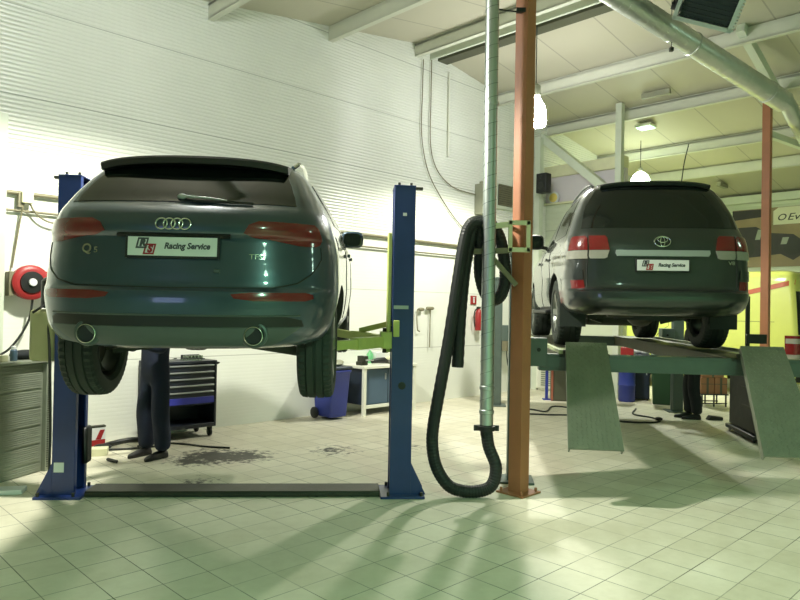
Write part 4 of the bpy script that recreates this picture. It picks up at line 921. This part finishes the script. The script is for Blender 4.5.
t = thing('tool_cabinet', 'dark wheeled tool cabinet with blue bottom drawer against the white wall', 'tool cabinet', W(4.06, 8.22, 0), TH)
hw, fy = .42, -.24
mb = MB(); mb.box((0, 0, .155), (.84, .48, .05)); mb.box((0, .225, .57), (.84, .03, .80)); mb.box((-.405, 0, .57), (.03, .48, .80)); mb.box((.405, 0, .57), (.03, .48, .80)); mb.box((0, .01, .43), (.80, .44, .02)); mb.box((0, 0, .975), (.84, .48, .03)); mb.build('cabinet_frame', M['navy_cab'], t, bevel=.004)
for i, z in enumerate((.905, .82, .735, .65, .565)):
    mb = MB(); mb.box((0, -.01, z), (.775, .44, .076)); dr = mb.build('drawer', M['navy_cab'], t, bevel=.003)
    mb = MB(); mb.box((0, -.238, z+.026), (.76, .022, .018)); mb.build('drawer_pull', M['light_edge'], dr, bevel=.003)
mb = MB(); mb.box((0, -.01, .484), (.775, .45, .082)); dr = mb.build('drawer', M['blue_drawer'], t, bevel=.003); dr['label'] = 'blue bottom drawer'
for sx in (-1, 1):
    for sy in (-1, 1):
        mb = MB(); mb.lathe([(.045, -.016), (.055, -.012), (.055, .012), (.045, .016)], (sx*.36, sy*.18, .056), (1, 0, 0), 20); mb.box((sx*.36, sy*.18, .11), (.05, .05, .05)); mb.build('caster', M['black'], t)
mb = MB(); mb.tube([(.42, -.18, .93), (.48, -.18, .95), (.48, .18, .95), (.42, .18, .93)], .012, 8); mb.build('push_handle', M['black'], t)
for i, (x, y, r, l, lab) in enumerate([(-.10, -.10, .3, .24, 'steel spanner lying at the front of the tool cabinet top'), (.12, -.14, -.5, .18, 'short steel spanner near the corner of the tool cabinet top'), (-.03, .10, .9, .22, 'long steel spanner lying across the back of the tool cabinet top')]):
    s = MB(); s.box((0, 0, .008), (l, .022, .010)); s.lathe([(.026, 0), (.026, .016)], (l/2, 0, 0), n=16); s.lathe([(.022, 0), (.022, .014)], (-l/2, 0, 0), n=16)
    p = W(4.06, 8.22, .990)+Matrix.Rotation(TH, 3, 'Z') @ Vector((x, y, 0)); o = s.build('spanner', M['chrome'], None, p, TH+r); tag(o, lab, 'spanner')
t = thing('socket_tray', 'open tray of steel sockets on the tool cabinet', 'tool tray', W(4.06, 8.22, .990)+Matrix.Rotation(TH, 3, 'Z') @ Vector((.24, .08, 0)), TH)
mb = MB(); mb.box((0, 0, .006), (.26, .16, .012)); mb.box((0, .08, .03), (.26, .01, .05)); mb.build('tray', M['black'], t)
mb = MB()
for i in range(5):
    for j in range(3): mb.cyl((-.10+.05*i, -.05+.05*j, .012), (-.10+.05*i, -.05+.05*j, .05), .016, n=12)
so = mb.build('sockets', M['chrome'], t); so['kind'] = 'stuff'

t = thing('wheelie_bin', 'bright blue wheeled bin standing against the white wall beside the workbench', 'bin', W(6.53, 8.15, 0), TH)
mb = MB(); rings = []
for z, k in ((.035, .80), (.06, .82), (.70, .99), (.72, 1.06), (.76, 1.06)): rings.append([(sx*.19*k, sy*.24*k, z) for sx, sy in ((-1, -1), (1, -1), (1, 1), (-1, 1))])
mb.loft(rings); mb.build('bin_body', M['bin_blue'], t, bevel=.025)
mb = MB(); mb.box((0, 0, .785), (.43, .53, .05)); mb.build('lid', M['bin_navy'], t, bevel=.02)
for sx in (-1, 1):
    mb = MB(); mb.lathe([(.07, -.025), (.085, -.018), (.085, .018), (.07, .025)], (sx*.19, .16, .087), (1, 0, 0), 24); mb.build('wheel', M['black'], t)
o = MB().ell((0, 0, .03), (.17, .12, .035)).ell((.10, .02, .05), (.10, .08, .04)).build('grey_rag', M['grey_box'], None, W(6.53, 8.1, .810), TH); tag(o, 'crumpled grey rag lying on the lid of the blue bin', 'rag')
t = thing('workbench', 'white-framed workbench with dusty blue doors against the wall', 'workbench', W(7.60, 8.2, 0), TH)
mb = MB(); mb.box((0, 0, .765), (1.20, .56, .045)); mb.build('worktop', M['white'], t, bevel=.006)
mb = MB()
for x in (-.56, .56):
    for y in (-.24, .24): mb.box((x, y, .37), (.06, .05, .745))
mb.box((0, -.24, .14), (1.12, .04, .05)); mb.box((0, .24, .14), (1.12, .04, .05)); mb.build('bench_frame', M['white'], t, bevel=.004)
mb = MB(); mb.box((0, .03, .44), (1.06, .40, .56)); mb.build('carcass', M['bin_navy'], t)
for x in (-.265, .265):
    mb = MB(); mb.box((x, -.185, .44), (.51, .02, .55)); dd_ = mb.build('door', M['bench_blue'], t, bevel=.004)
    mb = MB(); mb.box((x*.25, -.203, .60), (.02, .02, .10)); mb.build('handle', M['light_edge'], dd_)
def onb(x, y): return W(7.60, 8.2, .788)+Matrix.Rotation(TH, 3, 'Z') @ Vector((x, y, 0))
t = thing('angle_grinder', 'black power tool lying on the white-framed workbench', 'power tool', onb(-.05, -.05), TH)
mb = MB(); mb.tube([(-.18, 0, .05), (-.05, 0, .06), (.08, 0, .06), (.14, 0, .05)], [.035, .045, .05, .03], 14); mb.build('motor_body', M['black'], t)
mb = MB(); mb.lathe([(.06, 0), (.065, .01), (.03, .05)], (.18, 0, .01), n=20); mb.build('guard', M['dark_steel'], t)
o = MB().ell((0, 0, .06), (.10, .09, .065)).ell((.08, .04, .04), (.09, .08, .05)).build('beige_bundle', M['cream'], None, onb(.27, .02), TH); tag(o, 'crumpled beige cloth bundle on the workbench', 'cloth')
t = thing('fluid_bottle', 'green plastic bottle standing on the workbench by the wall', 'bottle', onb(-.08, .17), TH)
mb = MB(); mb.lathe([(.05, 0), (.055, .01), (.055, .15), (.02, .20), (.018, .22)], n=20); mb.build('bottle_body', mat('mint_green_plastic', (120, 200, 140), .35), t)
mb = MB(); mb.lathe([(.022, .215), (.022, .245)], n=16); mb.build('cap', M['plate'], t)
o = MB().box((0, 0, .09), (.20, .14, .18)).build('white_carton', M['plate'], None, onb(.12, .19), TH, bevel=.006); tag(o, 'white carton standing at the back of the workbench', 'carton')
t = thing('grey_clamp', 'dark grey bench vice at the end of the workbench', 'vice', onb(-.45, -.05), TH)
mb = MB(); mb.box((0, 0, .03), (.14, .14, .06)); mb.box((.0, -.02, .10), (.10, .16, .10)); mb.build('vice_body', M['dark_steel'], t, bevel=.008)
mb = MB(); mb.cyl((0, -.10, .09), (0, -.20, .09), .014, n=10); mb.cyl((-.08, -.19, .09), (.08, -.19, .09), .008, n=8); mb.build('screw', M['galv'], t)

# ---------------------------------------------------------------- floor clutter by the person at the wall
t = thing('red_carton', 'small red and white carton leaning on the wall by the blue post', 'carton', (-3.56, 8.02, 0), TH)
mb = MB(); mb.box((0, .03, .125), (.17, .06, .24)); mb.build('carton_body', M['plate'], t, bevel=.003)
mb = MB(); mb.box((.0, -.002, .05), (.16, .006, .07)); mb.prism([(-.03, -.005, .09), (.03, -.005, .09), (.075, -.005, .20), (.02, -.005, .20)], (0, .006, 0)); mb.build('red_print', M['red'], t)
mb = MB(); mb.box((0, .03, .24), (.175, .064, .02)); mb.build('dark_edge', M['dark_steel'], t)
o = MB().box((0, 0, .04), (.22, .16, .08)).build('pale_block', M['cream'], None, (-3.38, 7.60, 0), .3, bevel=.004); tag(o, 'pale cream block on the floor below the red carton', 'block')
t = thing('air_tool', 'black air tool with coiled hose lying on the floor near the standing mechanic', 'air tool', (-3.34, 7.98, 0), .2)
mb = MB(); mb.tube(smooth_path([(-.14, -.06, .03), (0, 0, .06), (.16, .06, .08), (.32, .10, .07)], 5), .032, 10); mb.ell((-.12, -.08, .035), (.10, .05, .035)); mb.build('tool_body', M['black'], t)
mb = MB(); mb.tube(smooth_path([(-.45, -.20, .015), (0, -.16, .015), (.35, -.08, .015), (.55, .10, .015), (.42, .42, .015), (.15, .40, .015)], 6), .012, 8); mb.build('hose', M['cable'], t)
o = MB().tube(smooth_path([(-3.10, 8.05, .012), (-2.9, 8.25, .012), (-2.6, 8.22, .012), (-2.3, 8.1, .012), (-2.0, 8.05, .012)], 6), .011, 8).build('floor_cable', M['cable']); tag(o, 'thin black cable on the floor running behind the mechanic to the tool cabinet', 'cable')
o = MB().tube([(-3.14, 7.32, .018), (-3.0, 7.22, .018)], .018, 10).build('short_bar', M['black']); tag(o, 'short dark bar lying on the floor below the air tool', 'bar')

# ---------------------------------------------------------------- things under and beyond the four-post lift
for pts, lab in (([(1.95, 11.5, .012), (2.28, 11.62, .012), (2.5, 11.4, .012), (2.75, 12.0, .012), (3.0, 11.9, .012), (3.05, 11.2, .012), (2.6, 11.05, .012), (2.1, 11.1, .012)], 'tangled black cable on the floor beside the orange column'), ([(3.1, 11.1, .012), (3.40, 10.55, .012), (3.9, 10.45, .012), (4.15, 10.65, .012), (4.12, 10.95, .012), (3.95, 11.3, .012), (4.2, 11.9, .012)], 'black cable with plug on the floor between the two ramps')):
    mb = MB(); mb.tube(smooth_path(pts, 8), .014, 8)
    if 'plug' in lab: mb.ell((4.15, 10.72, .03), (.06, .06, .03))
    o = mb.build('floor_cable', M['cable']); tag(o, lab, 'cable')
rb = math.radians(-20)
t = thing('blue_barrel', 'blue plastic barrel standing below the four-post lift crossbeam', 'barrel', (4.40, 12.98, 0), rb)
mb = MB(); mb.lathe([(.14, 0), (.155, .02), (.155, .30), (.165, .32), (.155, .34), (.155, .60), (.165, .62), (.155, .64), (.155, .82), (.13, .86)], n=28); mb.build('barrel_body', M['bin_blue'], t)
mb = MB(); mb.lathe([(.11, .855), (.11, .885), (.05, .89)], n=24); mb.build('lid', M['bin_navy'], t)
t = thing('navy_cabinet', 'low dark navy cabinet between the blue barrel and the green bin', 'cabinet', (4.77, 13.30, 0), rb)
mb = MB(); mb.box((0, .05, .46), (.36, .42, .86)); mb.build('cabinet_body', M['bin_navy'], t, bevel=.012)
mb = MB(); mb.box((0, -.17, .46), (.32, .02, .78)); dd_ = mb.build('door', M['bin_navy'], t, bevel=.006)
mb = MB(); mb.box((.12, -.185, .55), (.02, .02, .10)); mb.build('handle', M['light_edge'], dd_)
mb = MB()
for sx in (-1, 1):
    for sy in (-1, 1): mb.box((sx*.14, .05+sy*.16, .02), (.04, .04, .04))
mb.build('feet', M['black'], t)
t = thing('green_bin', 'dark green bin standing beside the grey front lift post', 'bin', (4.98, 12.70, 0), rb)
mb = MB(); mb.loft([[(sx*.20*k, sy*.20*k, z) for sx, sy in ((-1, -1), (1, -1), (1, 1), (-1, 1))] for z, k in ((.0, .85), (.02, .87), (.86, 1.0), (.90, 1.0))]); mb.build('bin_body', M['bin_green'], t, bevel=.02)
mb = MB(); mb.box((0, 0, .92), (.43, .43, .04)); mb.build('lid', M['bin_green'], t, bevel=.015)
t = thing('toolbox', 'red toolbox standing on the blue barrel', 'toolbox', (4.40, 12.98, .89), rb)
mb = MB(); mb.box((0, 0, .075), (.24, .18, .15)); mb.build('case', M['red'], t, bevel=.01)
mb = MB(); mb.tube([(-.07, 0, .15), (-.06, 0, .20), (.06, 0, .20), (.07, 0, .15)], .010, 8); mb.build('handle', M['plate'], t)
o = MB().ell((0, 0, .07), (.14, .12, .08)).ell((.10, -.05, .05), (.10, .09, .06)).ell((-.08, .02, .10), (.08, .08, .06)).build('white_rag', M['plate'], None, (4.77, 13.34, .893), rb); tag(o, 'heap of white rag on the low navy cabinet', 'rag')
t = thing('olive_locker', 'olive brown locker with a rust-red edge behind the hanging ramp', 'locker', (3.10, 12.85, 0), math.radians(-8))
mb = MB(); mb.box((0, .1, .55), (.36, .30, 1.10)); mb.build('locker_body', M['olive'], t, bevel=.006)
mb = MB(); mb.box((-.17, -.06, .55), (.04, .03, 1.08)); mb.build('edge_strip', M['rust'], t)
mb = MB(); mb.box((.02, -.06, .55), (.30, .02, 1.04)); mb.build('door', M['olive'], t)
t = thing('white_heater', 'white cabinet with a grey grille by the partition behind the orange column', 'cabinet', (3.22, 14.55, 0), math.radians(-35))
mb = MB(); mb.box((0, 0, .27), (.42, .28, .46)); mb.box((0, 0, .02), (.36, .24, .04)); mb.build('case', M['white'], t, bevel=.02)
mb = MB()
for i in range(8): mb.box((.05, -.145, .12+i*.045), (.28, .012, .022))
mb.build('grille', M['grey_cab'], t)
o = MB().box((0, 0, .45), (.05, .05, .90)).box((0, 0, .01), (.14, .14, .02)).build('blue_stand', M['bin_blue'], None, (2.86, 13.0, 0)); tag(o, 'thin blue steel stand beside the olive locker', 'stand')
t = thing('box_stand', 'low black wire stand under the brown cardboard boxes', 'stand', (5.83, 12.62, 0), .0)
mb = MB()
for sx in (-1, 0, 1):
    for sy in (-1, 1): mb.box((sx*.22, sy*.18, .11), (.022, .022, .22))
mb.build('legs', M['black'], t)
mb = MB(); mb.box((0, 0, .225), (.52, .42, .02)); mb.box((0, -.18, .06), (.48, .02, .02)); mb.box((0, .18, .06), (.48, .02, .02)); mb.build('shelf', M['black'], t)
for i, (x, z, w_, h) in enumerate([(-.12, .236, .24, .30), (.13, .236, .23, .30), (-.02, .54, .40, .34)]):
    t = thing('cardboard_box', ['brown cardboard box on the wire stand, nearest the dark trousers', 'brown cardboard box on the wire stand, nearest the black trolley', 'wide brown cardboard box lying on top of two others'][i], 'box', (5.83+x, 12.62, z), 0, 'cardboard boxes on the wire stand')
    mb = MB(); mb.box((0, 0, h/2), (w_, .36, h)); mb.build('carton_body', M['card'], t, bevel=.004)
    mb = MB(); mb.box((0, -.182, h/2), (.04, .003, h)); mb.box((0, -.182, h*.6), (w_, .003, .012)); mb.build('tape', M['olive'], t)
rz_ = math.radians(-8.6)
t = thing('oil_trolley', 'tall black workshop trolley on the floor beyond the ramp by the yellow van', 'trolley', (4.98, 9.45, 0), rz_)
mb = MB(); mb.box((0, 0, .60), (.30, 1.05, .98)); mb.box((0, 0, .07), (.38, 1.15, .06)); mb.build('trolley_body', M['black'], t, bevel=.015)
for z in (.45, .70, .93): MB().box((-.16, -.22, z), (.025, .36, .03)).build('drawer_pull', M['dark_steel'], t)
mb = MB(); mb.cyl((-.165, -.30, .78), (-.18, -.30, .78), .03, n=14); mb.cyl((-.165, -.30, .86), (-.18, -.30, .86), .025, n=14); mb.build('gauges', M['chrome'], t)
mb = MB(); mb.box((-.12, -.10, 1.52), (.05, .05, .90)); mb.box((-.02, -.15, 1.38), (.26, .05, .13)); mb.build('upright', M['black'], t, bevel=.006)
for sx in (-1, 1):
    for sy in (-1, 1):
        mb = MB(); mb.lathe([(.03, -.012), (.04, -.008), (.04, .008), (.03, .012)], (sx*.15, sy*.48, .04), (1, 0, 0), 16); mb.build('caster', M['rubber'], t)
o = MB().prism([(0, 0, 0), (.24, 0, 0), (.24, 0, .05), (.05, 0, .07)], (0, .12, 0)).build('wheel_chock', M['black'], None, (5.0, 10.85, 0), 0, bevel=.006); tag(o, 'small black wheel chock on the floor beside the tall black trolley', 'chock')

# ---------------------------------------------------------------- yellow van in front of the far wall
VS = Skin([(.30, .10, .92, 7, .35, 5.05, .8), (.38, .02, .97, 7, .35, 5.18, .8), (.55, .0, 1.0, 7, .35, 5.22, .8), (1.0, .0, 1.0, 7, .35, 5.20, .8), (1.25, .01, .99, 7, .35, 5.0, .8), (1.35, .015, .985, 7, .35, 4.6, .8), (1.8, .05, .95, 7, .34, 4.2, .8), (2.3, .10, .90, 7, .33, 3.8, .8), (2.50, .13, .87, 6, .33, 3.6, .8), (2.58, .19, .81, 5, .32, 3.4, .8), (2.62, .35, .65, 4, .3, 3.2, .8)])
V = thing('yellow_van', 'yellow van with an orange-red stripe parked in front of the banner wall', 'van', W(16.12, 3.98, .02), TH)
S = VS
body = S.body(.03).build('body', M['van'], V, ang=34)
bool_arches(body, [(1.0, .36, .42, .6, 1.3), (4.2, .36, .42, .6, 1.3)], M['black'])
for sg in (1, -1):
    S.patch([(1.30, S.qx(sg*.06, 1.3), S.qx(sg*.94, 1.3)), (2.18, S.qx(sg*.06, 2.18), S.qx(sg*.87, 2.18))], .004, .01, 10, 14).build('rear_window', M['glass'], V)
    tl = S.patch([(.78, S.qx(sg*.86, .78), S.qy(.30, .78, sg)), (1.28, S.qx(sg*.86, 1.28), S.qy(.30, 1.28, sg))], .012, .01, 8, 14).build('tail_lamp', M['lamp_red'], V)
    for za, zb in ((.80, .90), (1.12, 1.22)): S.patch([(za, S.qx(sg*.87, za), S.qy(.28, za, sg)), (zb, S.qx(sg*.87, zb), S.qy(.28, zb, sg))], .016, .006, 4, 12).build('clear_lens', M['lamp_white'], tl)
    vs = []; ny = 16
    for i in range(ny+1):
        y = .16+1.9*i/ny; zc = 2.42-.24*(i/ny)*1.9
        for z in (zc-.10, zc): p = S.P(z, S.qy(y, z, sg)); vs.append(p+S.N(z, S.qy(y, z, sg))*.005)
    MB().add(vs, [(2*i, 2*i+1, 2*i+3, 2*i+2) for i in range(ny)]).build('stripe', M['van_stripe'], V)
    S.patch([(.62, S.qy(1.5, .62, sg), S.qy(3.7, .62, sg)), (.72, S.qy(1.5, .72, sg), S.qy(3.7, .72, sg))], .012, .01, 3, 10).build('rub_strip', M['black'], V)
    side_window(V, S, sg, (3.0, 3.8), 1.45, 2.10, taper=(.02, .3))
    mb = MB(); S.ribbon([(2.40, S.qy(2.7, 2.40, sg)), (1.4, S.qy(2.7, 1.4, sg)), (.50, S.qy(2.7, .5, sg))], .010, 0, mb); S.ribbon([(1.55, S.qy(.5, 1.55, sg)), (1.55, S.qy(2.7, 1.55, sg))], .008, 0, mb); mb.build('panel_seam', M['dark_steel'], V)
    wheel(V, sg*.86, 1.0, .34, .34, .22, sg, .21); wheel(V, sg*.86, 4.2, .34, .34, .22, sg, .21)
mb = MB(); S.patch([(.36, S.qx(-.95, .36), S.qx(.95, .36)), (.58, S.qx(-.97, .58), S.qx(.97, .58))], .03, .01, 4, 24, mb); mb.build('bumper', M['black'], V)
mb = MB(); mb.box((0, .10, .42), (.6, .1, .12)); mb.build('tow_bar', M['dark_steel'], V)
mb = MB(); S.ribbon([(.6, 0), (2.4, 0)], .012, 0, mb); mb.build('door_seam', M['dark_steel'], V)

# printed banner on the far wall
t = thing('wall_banner', 'large printed banner of a dark off-road vehicle on the far wall', 'banner', W(B1, 4.6, 3.76), TH)
mb = MB(); mb.box((-.03, 0, 0), (.02, 4.4, 1.56)); mb.build('banner_sheet', M['banner_brown'], t)
mb = MB(); mb.prism([(-.043, 1.18, .32), (-.043, -2.2, .32), (-.043, -2.2, .77), (-.043, 1.06, .77), (-.043, 1.18, .68)], (-.004, 0, 0)); mb.build('white_band', M['banner_white'], t)
mb = MB(); mb.prism([(-.043, 2.2, .50), (-.043, 1.30, .56), (-.043, 1.30, .76), (-.043, 2.2, .76)], (-.004, 0, 0)); mb.build('dark_band', M['banner_dark'], t)
mb = MB()
mb.prism([(-.043, 2.19, .30), (-.043, 1.6, .30), (-.043, 1.30, .12), (-.043, .70, .05), (-.043, .45, -.15), (-.043, .40, -.42), (-.043, .70, -.62), (-.043, 1.0, -.45), (-.043, 1.5, -.50), (-.043, 2.19, -.55)], (-.003, 0, 0))
mb.build('vehicle_print', M['banner_dark'], t)
for (y, z, ry, rz2) in ((.72, -.25, .22, .24), (1.85, -.3, .22, .22)):
    mb = MB(); mb.add([(-.047, y+ry*math.cos(2*PI*i/24), z+rz2*math.sin(2*PI*i/24)) for i in range(24)], [tuple(range(24))]); mb.build('wheel_print', M['ink_black'], t)
mb = MB(); mb.prism([(-.0465, 1.55, .22), (-.0465, 1.42, .22), (-.0465, 1.50, -.05), (-.0465, 1.62, -.05)], (-.002, 0, 0)); mb.build('highlight_print', M['grey_cab'], t)
mb = MB(); mb.prism([(-.0465, .95, -.02), (-.0465, .80, -.02), (-.0465, .86, -.20), (-.0465, 1.0, -.20)], (-.002, 0, 0)); mb.build('highlight_print', M['grey_cab'], t)
mb = MB(); vs, fs = text_geo('Evert', .25, shear=.3, bold=.001, align='LEFT'); mb.add([(-.049, .86-v[0]*1.25, .50+v[1]) for v in vs], fs); vs, fs = text_geo('O', .24, shear=.3, bold=.002, align='LEFT'); mb.add([(-.049, 1.10-v[0]*1.1, .50+v[1]) for v in vs], fs)
mb.build('banner_lettering', M['ink_black'], t, fix=False)

# ---------------------------------------------------------------- people
def person(name, label, loc, rz, stride=.0, mat_cloth='cloth', arms=None, lean=.0, wide=.11):
    J = {'pelvis': ((0, 0, .95), .145), 'waist': ((0, .02+lean*.3, 1.12), .135), 'chest': ((0, .03+lean*.7, 1.33), .155), 'neck': ((0, .03+lean, 1.50), .060), 'jaw': ((0, .05+lean*1.1, 1.585), .068), 'skull': ((0, .045+lean*1.15, 1.67), .092), 'crown': ((0, .035+lean*1.15, 1.735), .066), 'nose': ((0, .155+lean*1.1, 1.635), .012)}
    Ed = [('pelvis', 'waist'), ('waist', 'chest'), ('chest', 'neck'), ('neck', 'jaw'), ('jaw', 'skull'), ('skull', 'crown'), ('skull', 'nose')]
    A_ = arms or {}
    for s, sg in (('L', -1), ('R', 1)):
        st = stride*sg
        J['hip'+s] = ((sg*.095, .0, .88), .105); J['knee'+s] = ((sg*wide, st*.55+.03, .49), .102); J['calf'+s] = ((sg*(wide+.005), st*.85, .28), .098); J['ankle'+s] = ((sg*(wide+.01), st-.01, .075), .088)
        Ed += [('pelvis', 'hip'+s), ('hip'+s, 'knee'+s), ('knee'+s, 'calf'+s), ('calf'+s, 'ankle'+s)]
        sh = (sg*.185, .02+lean*.85, 1.42); el, wr, hd = A_.get(s, ((sg*.24, .06+lean*.6, 1.15), (sg*.21, .25+lean*.6, 1.03), (sg*.19, .32+lean*.6, 1.01)))
        J['sh'+s] = (sh, .072); J['el'+s] = (el, .052); J['wr'+s] = (wr, .038); J['hd'+s] = (hd, .036)
        Ed += [('chest', 'sh'+s), ('sh'+s, 'el'+s), ('el'+s, 'wr'+s), ('wr'+s, 'hd'+s)]
        d = (Vector(hd)-Vector(wr)).normalized(); sd = d.cross(Vector((0, 0, 1))).normalized(); dn = Vector((0, 0, -1))
        for i, ln in enumerate((.062, .075, .078, .070)):
            off = sd*(i-1.5)*.021; a = Vector(hd)+off+d*.035; b = a+d*ln*.55+dn*.008; c = b+d*ln*.35+dn*.026
            for k, (p, r) in enumerate(((a, .0095), (b, .0088), (c, .0075))): J['f%s%d%d' % (s, i, k)] = (tuple(p), r)
            Ed += [('hd'+s, 'f%s%d0' % (s, i)), ('f%s%d0' % (s, i), 'f%s%d1' % (s, i)), ('f%s%d1' % (s, i), 'f%s%d2' % (s, i))]
        a = Vector(hd)-sd*sg*.042-d*.005; b = a-sd*sg*.020+d*.035+dn*.01
        J['t%s0' % s] = (tuple(a), .011); J['t%s1' % s] = (tuple(b), .009); Ed += [('hd'+s, 't%s0' % s), ('t%s0' % s, 't%s1' % s)]
    names = list(J); idx = {n: i for i, n in enumerate(names)}
    me = bpy.data.meshes.new(name); me.from_pydata([J[n][0] for n in names], [(idx[a], idx[b]) for a, b in Ed], [])
    o = bpy.data.objects.new('body', me); COL.objects.link(o)
    sk = o.modifiers.new('skin', 'SKIN'); sk.use_smooth_shade = True
    for i, n in enumerate(names):
        v = me.skin_vertices[0].data[i]; r = J[n][1]; v.radius = (r, r); v.use_root = (n == 'pelvis')
    v = me.skin_vertices[0].data[idx['chest']]; v.radius = (.165, .115)
    su = o.modifiers.new('subsurf', 'SUBSURF'); su.levels = 2; su.render_levels = 2
    bpy.context.view_layer.update()
    nm = bpy.data.meshes.new_from_object(o.evaluated_get(bpy.context.evaluated_depsgraph_get())); bpy.data.objects.remove(o)
    nm.materials.clear(); nm.materials.append(M[mat_cloth]); nm.materials.append(M['skin'])
    seg = [(Vector(J[a][0]), Vector(J[b][0]), (a in ('neck', 'jaw', 'skull') or a[:2] == 'hd' or a[0] in 'ft' or (a[:2] == 'wr'))) for a, b in Ed]
    for f in nm.polygons:
        c = f.center; best = (9, False)
        for a, b, sk_ in seg:
            t_ = max(0, min(1, (c-a).dot(b-a)/max(1e-9, (b-a).length_squared))); dd_ = (c-a.lerp(b, t_)).length
            if dd_ < best[0]: best = (dd_, sk_)
        f.material_index = 1 if best[1] else 0
    nm.shade_smooth()
    t = thing(name, label, 'person', loc, rz)
    ob = bpy.data.objects.new('body', nm); COL.objects.link(ob); ob.parent = t
    h = Vector(J['skull'][0])
    mb = MB(); mb.ell(h+Vector((0, -.018, .03)), (.093, .105, .095), 24, 16); mb.build('hair', M['hair'], t)
    mb = MB()
    for sg in (-1, 1): mb.ell(h+Vector((sg*.033, .088, -.005)), (.013, .010, .008), 12, 8)
    mb.build('eyes', M['plate'], t)
    mb = MB(); mb.ell(Vector(J['jaw'][0])+Vector((0, .066, .008)), (.026, .008, .008), 12, 8); mb.build('mouth', M['ink_red'], t)
    mb = MB()
    for sg in (-1, 1): mb.ell(h+Vector((sg*.096, .0, -.02)), (.012, .026, .034), 12, 8)
    mb.build('ears', M['skin'], t)
    for s, sg in (('L', -1), ('R', 1)):
        a = Vector(J['ankle'+s][0]); mb = MB(); rings = []
        for y, wd, h_ in ((-.085, .030, .055), (-.07, .040, .085), (.0, .045, .095), (.08, .046, .075), (.15, .044, .055), (.19, .034, .045), (.205, .018, .03)):
            rings.append([(a.x+wd*math.copysign(abs(math.cos(q))**.7, math.cos(q)), a.y+y+.03, h_/2+h_/2*math.copysign(abs(math.sin(q))**.7, math.sin(q))) for q in [2*PI*i/18 for i in range(18)]])
        mb.loft(rings); mb.build('shoe', M['shoe'], t)
    return t
person('person', 'person in navy work trousers standing behind the raised teal car', (-2.73, 7.56, 0), math.radians(150), .0, 'cloth', {'L': ((-.24, .12, 1.20), (-.15, .32, 1.28), (-.13, .39, 1.30)), 'R': ((.24, .12, 1.20), (.13, .32, 1.28), (.10, .39, 1.30))}, -.02, .125)
person('person', 'person in black trousers standing beyond the four-post lift by the grey post', (4.80, 10.98, 0), math.radians(80), .04, 'cloth_dark', None, .0, .075)
